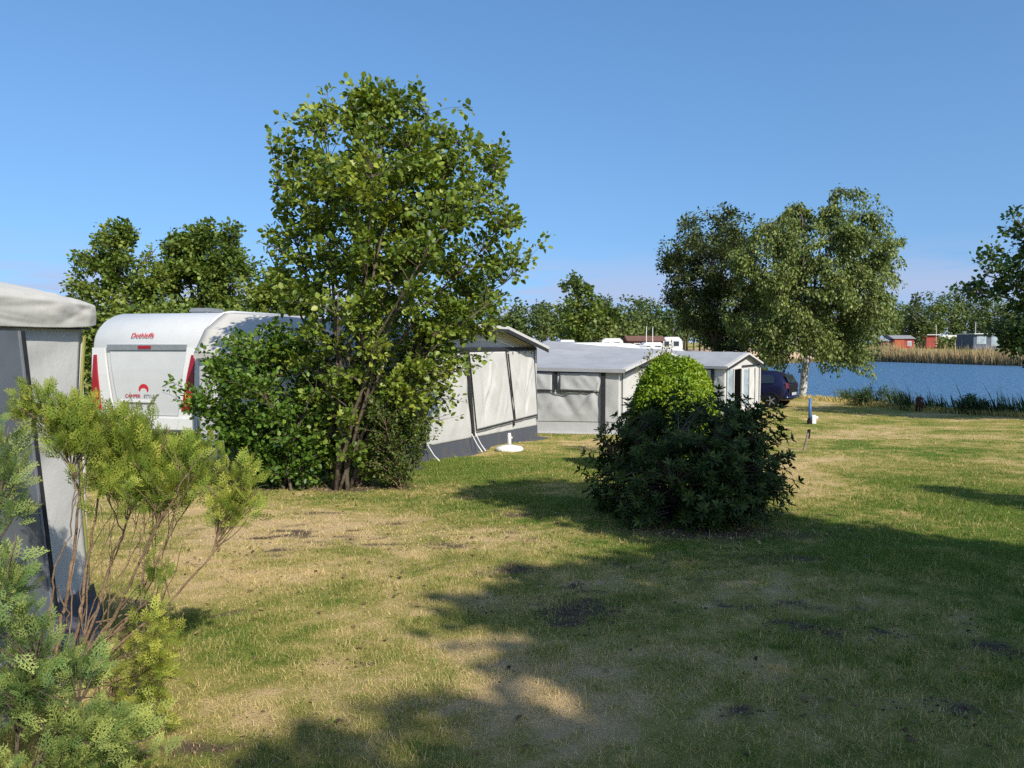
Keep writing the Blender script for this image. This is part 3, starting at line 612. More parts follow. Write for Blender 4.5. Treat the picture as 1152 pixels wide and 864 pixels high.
# ---- caravans
def caravan(name, label, rr, ax, width, length, top, gzv, detail=False):
    """rr = rear right foot point, ax = unit vector along its length, right side faces the awning"""
    ax = v3([*ax, 0]); ac = v3([ax[1], -ax[0], 0])       # ac points to the right side
    rr = v3([rr[0], rr[1], 0]); root = thing(name, (rr[0], rr[1], gzv), label, 'caravan', 'white touring caravans')
    H = top - gzv
    prof = [(.10, .42), (.02, .62), (0, 1.0), (.0, 1.5), (.03, 1.93)]
    cx_, cz_, rx_, rz_ = .93, 1.93, .90, H - 1.93
    for k in range(1, 11):
        a_ = k / 10 * math.pi / 2; prof.append((cx_ - rx_ * math.cos(a_), cz_ + rz_ * math.sin(a_) ** .9))
    prof += [(length * .5, H + .015), (length - .9, H - .02)]
    for k in range(1, 7):
        a_ = k / 6 * math.pi / 2; prof.append((length - .9 + .8 * math.sin(a_), H - .02 - (H - 1.5) * (1 - math.cos(a_))))
    prof += [(length, .9), (length - .1, .45)]
    wp = lambda a_, s_, z_: rr - ac * a_ + ax * s_ + v3([0, 0, gzv + z_])       # a_ = distance in from the right side
    n = len(prof); v = []; fcs = []
    rad = .07
    for a_, sh in ((0, rad), (.02, .02), (rad, 0), (width - rad, 0), (width - .02, .02), (width, rad)):
        for s_, z_ in prof:
            cs, cz0 = length / 2, H * .5
            v.append(wp(a_, s_ + (cs - s_) * sh / (length / 2) , z_ + (cz0 - z_) * sh / (H * .5)))
    for j in range(5):
        for i in range(n): fcs.append((j * n + i, j * n + (i + 1) % n, (j + 1) * n + (i + 1) % n, (j + 1) * n + i))
    fcs.append(tuple(range(n))); fcs.append(tuple(range(5 * n, 6 * n))[::-1])
    mb = MB(); mb.add(v, fcs); o = mb.build('body', M['white_grey'] if detail else M['white'], root, True)
    o.data.set_sharp_from_angle(angle=R(40)) if hasattr(o.data, 'set_sharp_from_angle') else None
    pz = np.array([p[1] for p in prof[:15]]); ps = np.array([p[0] for p in prof[:15]])
    sp = lambda z_: float(np.interp(z_, pz, ps))
    for s0 in (length * .48, length * .62):
        for sd_ in (.0, width - .2):
            c0 = wp(sd_ + .1, s0, .33)
            wh = MB(); wh.tube([c0 - ac * .09, c0 + ac * .09], .33, 20); wl = wh.build('wheel', M['dark'], root, False)
            rm = MB(); rm.tube([c0 - ac * .10, c0 + ac * .10], .18, 16); rm.build('rim', M['alu'], wl)
            break_ = 0
        break
    ch = MB(); ch.bar(wp(width / 2, .15, .40), wp(width / 2, length + .9, .40), width * .5, .06, (0, 0, 1)); ch.build('chassis', M['alu'], root)
    ht = MB(); ht.box(wp(width * .33, 1.25, H + .05), (.42, .55, .10), Matrix.Rotation(math.atan2(ax[1], ax[0]) - math.pi / 2, 3, 'Z')); ht.build('roof_hatch', M['alu'] if detail else M['white_grey'], root, False, .03)
    if not detail: return root, wp, sp
    nb = -ax                                              # out of the rear wall
    def R_(a_, z_, o_=.012): return wp(a_, sp(z_), z_) + nb * o_
    # lower rear panel, pale grey, and its white corner mouldings
    pn = MB(); zz = np.linspace(.74, 1.90, 8)
    l = [R_(width - .40 - .10 * (1 - (z_ - .74) / 1.16) ** 1.2 * 2, z_, .02) for z_ in zz]; r = [R_(.33 + .17 * (1 - (z_ - .74) / 1.16), z_, .02) for z_ in zz]
    pn.add(l + r, [(i, i + 1, 9 + i, 8 + i) for i in range(7)]); pn.build('rear_panel', M['white_grey'], root)
    for sd_ in (0, 1):
        zz = np.linspace(.55, 1.95, 10); pb = MB(); L1 = []; L2 = []
        for z_ in zz:
            k = (z_ - .55) / 1.4; inn = .30 + .22 * (1 - k); out0 = .03
            a_, b_ = (out0, inn) if sd_ == 0 else (width - out0, width - inn)
            L1.append(R_(a_, z_, .03)); L2.append(R_(b_, z_, .055))
        pb.add(L1 + L2 + [p - nb * .04 for p in L2], [(i, i + 1, 11 + i, 10 + i) for i in range(9)] + [(10 + i, 11 + i, 21 + i, 20 + i) for i in range(9)]); pb.build('corner_moulding', M['white'], root)
        zz = np.linspace(.83, 1.82, 8); tb = MB(); L1 = []; L2 = []
        for z_ in zz:
            k = (z_ - .83) / 1.0; w_ = .17 * (1 - k) + .06; c_ = .30 - .13 * k + (.0)
            if sd_: w_ *= .85
            a_, b_ = (c_ - w_ / 2, c_ + w_ / 2) if sd_ == 0 else (width - .12 - .02 * (1 - k) - w_ / 2, width - .12 - .02 * (1 - k) + w_ / 2)
            L1.append(R_(a_, z_, .07)); L2.append(R_(b_, z_, .07))
        tb.add(L1 + L2 + [p - nb * .06 for p in L1] + [p - nb * .06 for p in L2], [(i, i + 1, 9 + i, 8 + i) for i in range(7)] + [(i, i + 1, 17 + i, 16 + i) for i in range(7)] + [(8 + i, 9 + i, 25 + i, 24 + i) for i in range(7)] + [(0, 8, 24, 16), (7, 15, 31, 23)])
        tl = tb.build('tail_light', M['red'], root)
        for z_, mm in ((.93, 'red'), (1.10, 'amber')):
            cc = (.30 - .13 * (z_ - .83)) if sd_ == 0 else width - .12 - .015
            lb = MB(); c0 = R_(cc, z_, .066); lb.tube([c0, c0 + nb * .02], .055, 16); lb.build('lamp', M[mm], tl)
    st = MB(); st.bar(R_(.33, 1.955, .0), R_(width - .36, 1.955, .0), .10, .05, nb); st.build('light_strip', M['alu'], root)
    bl = MB(); bl.bar(R_(width / 2 - .12, 1.957, .052), R_(width / 2 + .14, 1.957, .052), .055, .012, nb); bl.build('brake_light', M['red'], root)
    bm_ = MB(); bm_.bar(R_(.12, .60, .0), R_(width - .12, .60, .0), .26, .10, nb); bm_.build('bumper', M['white'], root, False, .03)
    gh = MB(); gh.bar(R_(width / 2 - .20, .99, .022), R_(width / 2 + .52, .99, .022), .06, .03, nb); gh.build('grab_handle', M['white'], root, False, .01)
    # printed name and emblem on the sheet
    right = -ac; 
    def text(body, a_, z_, size, mat, name, shear=.25, slope=0.0, bold=.012):
        cu = bpy.data.curves.new(name, 'FONT'); cu.body = body; cu.size = size; cu.shear = shear; cu.extrude = .002; cu.offset = bold * size; cu.align_x = 'CENTER'; cu.space_character = 1.0
        tmp = bpy.data.objects.new(name, cu); col.objects.link(tmp)
        bpy.context.view_layer.update(); me = bpy.data.meshes.new_from_object(tmp.evaluated_get(bpy.context.evaluated_depsgraph_get()))
        bpy.data.objects.remove(tmp)
        X = Vector(ac); p0 = R_(a_, z_, .0); p1 = R_(a_, z_ + .10, .0); Z = Vector(p1 - p0).normalized(); Nn = X.cross(Z).normalized()
        if Nn.dot(Vector(nb)) < 0: Nn = -Nn
        mat4 = Matrix((X, Z, Nn)).transposed().to_4x4(); mat4.translation = Vector(p0) + Nn * .03
        me.transform(mat4); return link(me, name, mat, root)
    text('Dethleffs', width / 2 + .10, 2.12, .13, M['red_print'], 'lettering', .15, bold=.004)
    text('CAMPER', width / 2 + .27, 1.055, .085, M['red_print'], 'lettering', .0, bold=.0); text('STYLE', width / 2 - .07, 1.055, .085, M['alu'], 'lettering', .0, bold=.0)
    em = MB(); c0 = R_(width / 2 + .05, 1.18, .022)
    up = v3([0, 0, 1]); arc = []
    for k in range(9):
        a_ = R(190 - k * 26); arc.append((c0 - ac * -.085 * math.cos(a_) + up * .085 * math.sin(a_), .004 + .034 * math.sin(math.pi * (k + .6) / 9.2)))
    vv = []; ff = []
    for p_, h_ in arc:
        d_ = unit(p_ - c0); vv += [p_ - d_ * h_, p_ + d_ * h_]
    ff = [(2 * i, 2 * i + 1, 2 * i + 3, 2 * i + 2) for i in range(8)]
    em.add(vv, ff); em.build('emblem', M['red_print'], root)
    # awning rail along the right side's profile
    rl = MB(); pts = [wp(-.012, s_ + .0, z_) for s_, z_ in prof[3:16]]; rl.tube(pts, .035, 8); rl.build('awning_rail', M['white'], root, True)
    wn = MB(); wn.prism([wp(-.002, .75, 1.25), wp(-.002, 1.75, 1.25), wp(-.002, 1.75, 1.88), wp(-.002, .75, 1.88)], ac * .02); wn.build('side_window', M['glass'], root, False, .008)
    mk = MB(); mk.bar(wp(.05, -.02, 1.30), wp(.10, -.02, 1.30), .04, .012, nb); mk.build('reflector', M['red'], root)
    return root, wp, sp
cax = unit(np.array([.22, .975])); Yr = 13.5; rr_ = P(229, 430, Yr)
c1, wp1, sp1 = caravan('caravan', 'white caravan seen from behind with red lettering and red tail lights', (rr_[0], rr_[1]), cax, 2.3, 6.2, 2.20, gz1(-6, 13.6), True)
zt = P(640, 381, 26.0)
caravan('caravan', 'white caravan whose roof shows over the second awning', (.9, 24.9), unit(np.array([.93, .37])), 2.2, 4.3, 1.67, -.86)
caravan('caravan', 'white caravan whose roof edge shows behind the hedge dome top', (4.1, 32.5), unit(np.array([.9, -.2])), 2.2, 3.6, 1.50, -.95)

# ---- near awning at the left edge
def left_awning():
    X0 = -2.70; root = thing('caravan_awning', (X0, 4.0, gz1(X0, 4)), 'close white awning panel with dark zipped door strip and drooping roof at left edge', 'awning', AWG)
    y0, y1 = .8, 4.84; zb = gz1(X0, 4.3); zt = 1.73
    def W(y, z, o=0):                     # the wall leans out towards its foot
        k = (zt - z) / (zt - zb); return v3([X0 + .02 * k + o, y - (.07 * math.sin(math.pi * min(1, k * 1.2)) + .05 * k if y > 4.78 else 0), z])
    sheet('side_wall', [[W(y0, z) for z in np.linspace(zb + .10, zt, 9)], [W(y, z) for y, z in zip([3.0] * 9, np.linspace(zb + .10, zt, 9))], [W(y1, z) for z in np.linspace(zb + .10, zt, 9)]][::-1], M['canvas'], root, 50, 90, .03, 71, folds=.05)
    def strip(name, yt0, yt1, yb0, yb1, o, mat):
        z = np.linspace(zb + .12, zt - .055, 12); mb = MB(); a_ = []; b_ = []
        for zz in z:
            k = (zt - zz) / (zt - zb); a_.append(W(yt0 + (yb0 - yt0) * k, zz, o)); b_.append(W(yt1 + (yb1 - yt1) * k, zz, o))
        c_ = [p - v3([.01, 0, 0]) for p in a_]; d_ = [p - v3([.01, 0, 0]) for p in b_]
        mb.add(a_ + b_ + c_ + d_, [(i, i + 1, 13 + i, 12 + i) for i in range(11)] + [(i, i + 1, 25 + i, 24 + i) for i in range(11)] + [(12 + i, 13 + i, 37 + i, 36 + i) for i in range(11)])
        return mb.build(name, mat, root)
    strip('door_panel', 3.2, 4.14, 4.06, 4.36, .055, pmat('grey window foil', (.12, .135, .155), .35, .25, 2.2, .5))
    strip('zip_tape', 4.115, 4.13, 4.33, 4.345, .062, pmat('pale zip', (.17, .18, .2), .6)); strip('zip_tape', 4.14, 4.17, 4.355, 4.39, .060, M['trim'])
    strip('edge_piping', 4.825, 4.842, 4.79, 4.805, .03, pmat('olive piping', (.25, .24, .06), .7))
    sk = MB(); zz = [zb - .02, zb + .14]
    sk.add([W(y0, zz[0], .03), W(4.9, zz[0], .03), W(4.87, zz[1], .02), W(y0, zz[1], .02)], [(0, 1, 2, 3)])
    fl = []
    for y, o in ((1.2, .55), (2.6, .5), (3.6, .55), (4.1, .50), (4.55, .22), (4.86, .08)):
        fl += [W(y, zb, .03) + v3([0, 0, .035]), v3([W(y, zb)[0] + o, y - .05, gz1(W(y, zb)[0] + o, y) + .018])]
    sk.add(fl, [(2 * i, 2 * i + 1, 2 * i + 3, 2 * i + 2) for i in range(5)]); sk.build('mud_skirt', M['skirt'], root)
    # drooping roof cover: cross sections from the inside over the shoulder down to the valance, repeated along y
    ys = [.8, 2.0, 3.0, 3.8, 4.3, 4.6, 4.82, 4.93]; drop = [0, 0, 0, .0, .01, .03, .07, .12]; rows = []
    for y, d_ in zip(ys, drop):
        o = .0 if y < 4.9 else -.02
        rows.append([v3([X0 + .05 + o, y, 1.695 + d_ * .25]), v3([X0 + .055 + o, y, 1.77 + d_ * .2]), v3([X0 + .05 + o, y, 1.855 - d_ * .1]), v3([X0 - .04, y, 1.905 - d_ * .3]), v3([X0 - .24, y, 1.965 - d_ * .7]), v3([X0 - .8, y, 2.06 - d_]), v3([X0 - 2.6, y - .1, 2.22 - d_])])
    sheet('roof', rows, M['roof_beige'], root, 70, 90, .014, 77, folds=.022, thick=.01)
    hm = MB(); hm.bar(v3([X0 + .045, .8, 1.695]), v3([X0 + .045, 4.85, 1.70]), .012, .008, (1, 0, 0)); hm.build('valance_hem', M['trim'], root)
    bk = MB(); bk.add([v3([X0 - 2.6, y1, zb]), W(y1, zb), W(y1, zt), v3([X0 - 2.6, y1, zt + .4])], [(0, 1, 2, 3)]); bk.build('back_wall', M['canvas'], root)
left_awning()

# ================================================================== CAR
def car():
    c = P(868, 452, 31.0); hd = unit(v3([-.80, .60, 0])); lf = v3([-hd[1], hd[0], 0])     # heading, left side
    rear_axle = c[:2] + (-lf[:2]) * .72
    g0 = gz1(c[0], c[1]); O = v3([rear_axle[0], rear_axle[1], g0]) - hd * .62             # rear bumper centre on the ground
    root = thing('parked_car', O, 'dark blue hatchback parked behind the third awning, rear showing', 'car')
    wp = lambda s_, a_, z_: O + hd * s_ + lf * a_ + v3([0, 0, z_])
    # stations: s, floor z, belt z, roof z, half width low, half width belt, half width roof
    st = [(0.0, .34, .80, .82, .62, .66, .60), (.05, .28, .92, .98, .74, .76, .64), (.18, .26, .94, 1.22, .80, .80, .60), (.42, .24, .95, 1.42, .82, .82, .58), (.9, .22, .95, 1.485, .82, .82, .60), (1.6, .22, .94, 1.49, .82, .82, .61),
          (2.2, .22, .93, 1.44, .82, .82, .59), (2.55, .22, .93, 1.28, .82, .81, .60), (2.95, .24, .92, .97, .82, .80, .70), (3.3, .26, .84, .86, .80, .78, .66), (3.5, .30, .70, .72, .72, .70, .56), (3.56, .36, .55, .57, .60, .58, .5)]
    v = []; 
    for s_, zf, zb, zr, wl, wb, wr in st:
        for sg in (1, -1):
            ring = [(wl * .86, zf), (wl, zf + .14), (wb + .015, (zf + zb) / 2 + .04), (wb, zb), (wr + (wb - wr) * .25, zb + (zr - zb) * .72), (wr * .86, zr - .012), (0, zr + .012)]
            pts = [wp(s_, sg * a_, z_) for a_, z_ in ring]
            v += pts if sg == 1 else pts[::-1][1:]
    n = 13; f = []
    for i in range(len(st) - 1):
        for j in range(n): f.append((i * n + j, i * n + (j + 1) % n, (i + 1) * n + (j + 1) % n, (i + 1) * n + j))
    f.append(tuple(range(n))); f.append(tuple((len(st) - 1) * n + j for j in range(n)))
    mb = MB(); mb.add(v, f); body = mb.build('body', M['carpaint'], root, True)
    sm = body.modifiers.new('round', 'SUBSURF'); sm.levels = 1; sm.render_levels = 2
    for s_, sgs in ((.62, (1, -1)), (2.98, (1, -1))):
        for sg in sgs:
            c0 = wp(s_, sg * .73, .285); wh = MB(); wh.tube([c0 - lf * .09, c0 + lf * .09 + 0 * lf], .285, 26); wl = wh.build('wheel', M['dark'], root, False, .02)
            rm = MB(); d_ = lf * (.095 * sg)
            for k in range(5):
                a_ = 2 * math.pi * k / 5; dv = hd * math.cos(a_) + v3([0, 0, math.sin(a_)]); rm.bar(c0 + d_, c0 + d_ + dv * .19, .05, .012, lf * sg)
            rm.tube([c0 + d_, c0 + d_ + lf * sg * .02], .05, 10); rm.build('rim', M['alu'], wl)
    for s_ in (.62, 2.98):
        for sg in (1, -1):
            ar = MB(); pts = [wp(s_ + .335 * math.cos(R(a_)), sg * .822, .285 + .335 * math.sin(R(a_))) for a_ in range(-10, 191, 20)]; ar.tube(pts, .022, 6); ar.build('wheel_arch', M['dark'], root, True)
    def sidew(poly, nm):
        for sg in (1, -1):
            mb = MB(); pl = []
            for s_, z_ in poly:
                k = (z_ - .95) / .46; pl.append(wp(s_, sg * (.822 - .10 * max(0, k) ** 1.3 - .028 * max(0, k)), z_))
            mb.prism(pl, lf * sg * .012); mb.build(nm, M['glass'], root)
    sidew([(.50, 1.0), (1.05, .985), (1.05, 1.33), (.62, 1.33), (.50, 1.2)], 'rear_side_window')
    sidew([(1.15, .985), (2.45, .97), (2.1, 1.32), (1.15, 1.335)], 'side_window')
    hg = MB(); hg.prism([wp(.02, .52, 1.0), wp(.02, -.52, 1.0), wp(.20, -.46, 1.33), wp(.20, .46, 1.33)], -hd * .03); hg.build('rear_window', M['glass'], root, False, .008)
    bp_ = MB(); bp_.prism([wp(-.02, .58, .62), wp(-.02, -.58, .62), wp(.0, -.56, .95), wp(.0, .56, .95)], -hd * .012); bp_.build('tailgate', M['dark'], root)
    for sg in (1, -1):
        t = MB(); t.prism([wp(-.01, sg * .60, .80), wp(.06, sg * .765, .80), wp(.10, sg * .755, 1.02), wp(.03, sg * .60, 1.02)], -hd * .03 + lf * sg * .015); t.build('tail_light', pmat('smoked red lamp', (.10, .006, .012), .2, .1, 9, .6), root)
    pl = MB(); pl.box(wp(-.05, .0, .56), (.02, .52, .11), Matrix.Rotation(math.atan2(hd[1], hd[0]), 3, 'Z')); pl.build('number_plate', M['plastic'], root)
    bu = MB(); bu.tube([wp(.10, .78, .42), wp(-.02, .62, .42), wp(-.05, 0, .42), wp(-.02, -.62, .42), wp(.10, -.78, .42)], .075, 8); bu.build('bumper', M['carpaint'], root, True)
    for sg in (1, -1):
        mr = MB(); mr.box(wp(2.25, sg * .92, .98), (.10, .18, .12), Matrix.Rotation(math.atan2(hd[1], hd[0]), 3, 'Z')); mr.build('mirror', M['carpaint'], root, False, .02)
car()

# ================================================================== SMALL THINGS ON THE LAWN
b0 = G(573, 507)
t = thing('parasol_base', b0, 'white plastic parasol base standing on the lawn by the awning', 'parasol base')
mb = MB(); mb.lathe(b0, [(.26, .0), (.27, .03), (.25, .07), (.13, .10), (.05, .115)], 28); mb.build('weight', M['plastic'], t, True)
mb = MB(); mb.lathe(b0 + v3([0, 0, .10]), [(.04, 0), (.036, .2), (.03, .21), (.03, .24)], 16); mb.build('tube', M['plastic'], t, True)
mb = MB(); mb.tube([b0 + v3([.03, 0, .25]), b0 + v3([.06, 0, .25])], .018, 8); mb.build('clamp_knob', M['plastic'], t)
b0 = G(911, 477)
t = thing('tap_post', b0, 'blue pipe post with a white tap box at its foot', 'post')
mb = MB(); mb.tube([b0 - v3([0, 0, .05]), b0 + v3([0, 0, .78])], .045, 12); mb.build('pipe', M['bluepipe'], t, True)
mb = MB(); mb.box(b0 + v3([.10, -.03, .14]), (.13, .1, .26)); mb.box(b0 + v3([.17, -.03, .20]), (.12, .07, .08)); mb.build('tap_box', M['plastic'], t, False, .01)
mb = MB(); mb.lathe(b0 - v3([0.02, 0.03, .02]), [(.08, 0), (.075, .12), (.05, .2)], 10); mb.build('foot', M['dark'], t)
b0 = G(904, 507); b1 = P(910, 484, b0[1] + .05)
t = thing('wooden_stake', b0, 'thin leaning weathered stake in front of the blue post', 'stake')
mb = MB(); mb.tube([b0 - v3([.0, 0, .03]), (b0 + b1) / 2 + v3([.005, 0, 0]), b1], [.025, .022, .018], 6); mb.build('stick', M['wood'], t)
mb = MB(); mb.tube([b1 - v3([.012, 0, .16]), b1 + v3([.004, 0, .015])], [.03, .03], 6); mb.build('cap', M['dark'], t)
b0 = G(1034, 463)
t = thing('mooring_post', b0, 'short reddish brown wooden post among the near reeds', 'post')
mb = MB(); mb.lathe(b0 - v3([0, 0, .1]), [(.13, 0), (.13, .58), (.10, .64), (.03, .67)], 14); mb.build('shaft', M['wood_red'], t, True)
mb = MB(); mb.tube([b0 + v3([0, -.135, .42]), b0 + v3([0, -.17, .42])], .03, 8); mb.build('bolt', M['alu'], t)

# ================================================================== PLANTS NEAR THE CARAVANS
Yh = 10.6; hb = G(388, 549)
sil = [(90, 418, 470), (110, 370, 494), (142, 335, 535), (190, 314, 570), (240, 308, 588), (290, 303, 592), (335, 305, 578), (380, 312, 555), (420, 315, 530), (470, 330, 500), (500, 345, 470), (520, 355, 420)]
tips = [P(u, v, Yh + dy) for u, v, dy in ((440, 95, 0), (400, 120, .5), (365, 150, -.3), (330, 200, .3), (312, 215, -.2), (480, 130, -.4), (520, 165, .3), (560, 195, 0), (572, 260, -.4), (566, 320, .3), (545, 345, -.6), (300, 280, .2), (460, 180, 1.2), (420, 200, -1.3), (500, 260, -1.3), (360, 260, 1.0), (470, 300, -1.4), (380, 330, -1.2))]
tree('hazel_tree', 'tall multi stemmed leafy tree in front of the pale awning', 'tree', 101, hb, sil, Yh, tips,   .034, 1500, 26, .076, L_HAZEL, M['bark'], depth=.85, clump=460, csig=.15, spread=.10, aspect=.82, shell=.5, mean=.5)
sil = [(372, 262, 335), (400, 235, 350), (430, 222, 360), (470, 225, 370), (510, 262, 372), (540, 300, 365)]
tree('dense_bush', 'dark dense leafy bush at the left foot of the tall tree', 'bush', 102, G(335, 549), sil, 10.35, [P(u, v, 10.35 + d_) for u, v, d_ in ((290, 385, 0), (240, 430, .2), (230, 470, -.3), (340, 400, .4), (300, 450, -.6), (270, 500, -.4), (355, 440, -.5), (280, 420, .6))], .028, 620, 24, .072, L_BUSH, M['bark'], depth=.9, clump=130, csig=.14, spread=.09, aspect=.7, shell=.45)
sil = [(425, 402, 440), (450, 388, 470), (480, 390, 482), (510, 405, 475), (540, 425, 462)]
tree('small_shrub', 'small light green shrub with dry brown twigs at right foot of tall tree', 'shrub', 103, G(445, 549), sil, 10.15, [P(u, v, 10.15 + d_) for u, v, d_ in ((410, 440, 0), (440, 430, .2), (470, 470, -.1), (395, 480, .2), (475, 500, .1), (430, 470, -.35), (455, 460, .3))], .016, 380, 22, .042, L_SMALL, M['bark_pale'], mean=.3, depth=.8, clump=110, csig=.10, spread=.06, aspect=.65, shell=.5)

def rosette_bush():
    rng = np.random.default_rng(201); c = G(785, 594); Y = c[1] + .55
    t = thing('evergreen_bush', (c[0], Y, c[2]), 'rounded dark evergreen shrub standing in the tree shade mid lawn', 'bush')
    sil = [(458, 735, 838), (468, 712, 855), (486, 695, 868), (505, 680, 878), (530, 668, 885), (555, 672, 888), (575, 690, 872), (592, 730, 840)]
    tg = env_points(rng, sil, Y, 980, .9, 260, .11, .3)
    tg = np.vstack([tg, env_points(rng, [(455, 725, 850), (485, 685, 872), (540, 660, 896), (560, 665, 895)], Y, 110, .9, 0, 0, .06) + rng.normal(0, .08, (110, 3))])
    mb = MB(); base = v3([c[0], Y, c[2]]); stems = []
    for k in range(16):
        a_ = rng.random() * 6.28; e_ = base + v3([math.cos(a_) * .75, math.sin(a_) * .65, rng.uniform(.35, 1.2)]); p, r = stem_path(rng, base - v3([0, 0, .05]), e_, .03, .01, 8, .12); stems.append((p, r)); mb.tube(p, r, 6)
    grow(rng, mb, stems, tg, 0, .01, twig=(.006, .004), sides=3)
    Ps = []; Ds = []; Ns = []; Tn = []
    cen = base + v3([0, 0, .55])
    for T in tg:
        ax_ = unit(unit(T - cen) * .8 + v3([0, 0, .55]) + rng.normal(0, .25, 3)); a_ = unit(np.cross(ax_, rng.normal(0, 1, 3))); b_ = np.cross(ax_, a_)
        for ring in (0, 1):
            k = rng.integers(6, 10); base_t = rng.random()
            for j in range(k):
                an = 2 * math.pi * (j + rng.random() * .5) / k; rd = a_ * math.cos(an) + b_ * math.sin(an); tl = (.15 if ring else .75) + rng.normal(0, .15)
                Ps.append(T - ax_ * (.05 * ring) + rd * .01); Ds.append(rd + ax_ * tl); Ns.append(ax_ - rd * tl + rng.normal(0, .15, 3)); Tn.append(np.clip(.35 + (.2 if not ring else 0) + rng.normal(0, .2), 0, 1))
    n = len(Ps); L = rng.uniform(.045, .092, n)
    mb.build('stems', M['bark'], t, True)
    leaf_mesh('foliage', np.array(Ps), np.array(Ds), np.array(Ns), L, L * .34, np.array(Tn), L_RHODO, t, OVAL)
rosette_bush()
def hedge_dome():
    rng = np.random.default_rng(202); Y = 11.6; c = P(758, 440, Y); g0 = gz1(c[0], Y); top = P(758, 403, Y)[2]; H = top - g0; rx = 56 / F * Y
    t = thing('hedge_dome', (c[0], Y, g0), 'bright yellow green clipped dome hedge behind the dark evergreen bush', 'hedge')
    n = 21000; th = rng.random(n) * 2 * np.pi; u = rng.random(n); ph = np.arcsin(np.clip(u ** .8, 0, 1))
    sx = np.sign(np.cos(ph)) * np.abs(np.cos(ph)) ** .80; sz = np.abs(np.sin(ph)) ** .95
    d = np.stack([np.cos(th) * sx, np.sin(th) * sx, sz], -1)
    k = 1 - np.abs(rng.normal(0, .05, n)) + (fbm(d[:, 0] * 3 + 5, d[:, 2] * 3 + d[:, 1] * 3, 9, 3) - .5) * .12
    Pn = v3([c[0], Y, g0]) + d * k[:, None] * v3([rx, rx * .95, H])
    D = d * .5 + rng.normal(0, .6, (n, 3)); D[:, 2] += .35; Nn = d + rng.normal(0, .5, (n, 3)); L = rng.uniform(.03, .06, n)
    leaf_mesh('foliage', Pn, D, Nn, L, L * .7, tints(rng, Pn, .5, .2, 4, 4), L_HEDGE, t, OVAL)
    mb = MB(); b0 = v3([c[0], Y, g0])
    for i in range(30):
        a_ = rng.random() * 6.28; r_ = rng.uniform(.2, .85); e_ = b0 + v3([math.cos(a_) * rx * r_, math.sin(a_) * rx * r_, H * math.sqrt(max(.05, 1 - r_ * r_)) * .95]); p, r = stem_path(rng, b0 - v3([0, 0, .05]), e_, .02, .006, 7, .1); mb.tube(p, r, 5)
    mb.build('stems', M['bark'], t, True)
hedge_dome()
Y = 13.6; g0 = gz1(2.6, Y)
tree('garden_shrub', 'thin reddish shrub poking up behind the clipped hedge dome', 'shrub', 204, (P(748, 440, Y)[0], Y, g0), [(388, 738, 752), (400, 725, 775), (420, 715, 775), (450, 715, 770)], Y, [P(u, v, Y) for u, v in ((745, 388), (730, 402), (768, 402), (720, 425), (755, 395), (760, 420))], .015, 150, 8, .045, L_SMALL, M['bark_pale'], clump=60, csig=.09, spread=.07, aspect=.6, mean=.7)

# ================================================================== CONIFERS IN THE FOREGROUND
def frond_tpl():
    V = []; Fq = []; 
    def dia(p, ang, ln, wd, z0=0):
        c, s = math.cos(ang), math.sin(ang); b = len(V)
        for a_, o in ((0, 0), (.5, .5), (1, 0), (.5, -.5)):
            V.append((p[0] + c * a_ * ln - s * o * wd, p[1] + s * a_ * ln + c * o * wd, z0 - .10 * (p[0] + a_ * ln) ** 2 + .02 * a_)); 
        Fq.append((b, b + 1, b + 2, b + 3))
    dia((0, 0), 0, 1.0, .035)
    for i in range(9):
        x = .10 + .088 * i; sg = 1 if i % 2 else -1; ln = .44 * (1 - .62 * i / 9) * (1 if i else .7); an = sg * R(42 - i)
        dia((x, 0), an, ln, .052)
        for j in range(4):
            f_ = .25 + .19 * j; px_, py_ = x + math.cos(an) * ln * f_, math.sin(an) * ln * f_; s2 = 1 if j % 2 else -1
            dia((px_, py_), an + s2 * R(40), ln * .42 * (1 - .35 * f_), .042)
    return np.array(V), np.array(Fq)
FROND = frond_tpl()
def thuja(name, label, seed, groups, stems, mat, bark, base, n_twig_leaves=0):
    """groups = list of (frond tips array, frond length, mean tint, direction bias)"""
    rng = np.random.default_rng(seed); t = thing(name, base, label, 'shrub')
    mb = MB(); allst = []
    for p, r in stems: mb.tube(p, r, 6); allst.append((p, r))
    Ps = []; Ds = []; Ns = []; Ls = []; Ts = []
    for tg, fl, mean, bias in groups:
        p_, d_ = grow(rng, mb, allst, tg, 6, .05, t0=.62, lift=.05, twig=(.004, .0015), sides=3)
        k = len(p_); D = unit(d_) * .55 + np.array(bias) + rng.normal(0, .33, (k, 3))
        Ps.append(p_); Ds.append(D); Ns.append(rng.normal(0, 1, (k, 3)) + np.array([.3, -.6, .3])); Ls.append(fl * rng.uniform(.6, 1.25, k)); Ts.append(np.clip(mean + rng.normal(0, .16, k), 0, 1))
    mb.build('stems', bark, t, True)
    L = np.concatenate(Ls)
    leaf_mesh('foliage', np.vstack(Ps), np.vstack(Ds), np.vstack(Ns), L, L, np.concatenate(Ts), mat, t, FROND, .3)
rng = np.random.default_rng(301)
Yt = 3.55; tb = G(78, 752)
stems = []
def st(path, r0, r1, Yd0=0.0, Yd1=0.0):
    pts = np.array([P(u, v, Yt + Yd0 + (Yd1 - Yd0) * i / (len(path) - 1)) for i, (u, v) in enumerate(path)])
    # smooth
    tt = np.linspace(0, len(pts) - 1, 4 * len(pts)); j = np.clip(tt.astype(int), 0, len(pts) - 2); f_ = (tt - j)[:, None]; f_ = f_ * f_ * (3 - 2 * f_) * .5 + f_ * .5
    q_ = pts[j] * (1 - f_) + pts[j + 1] * f_; q_ = q_ + rng.normal(0, .004, q_.shape); stems.append((q_, np.linspace(r0 * .62, r1 * .55, len(q_))))
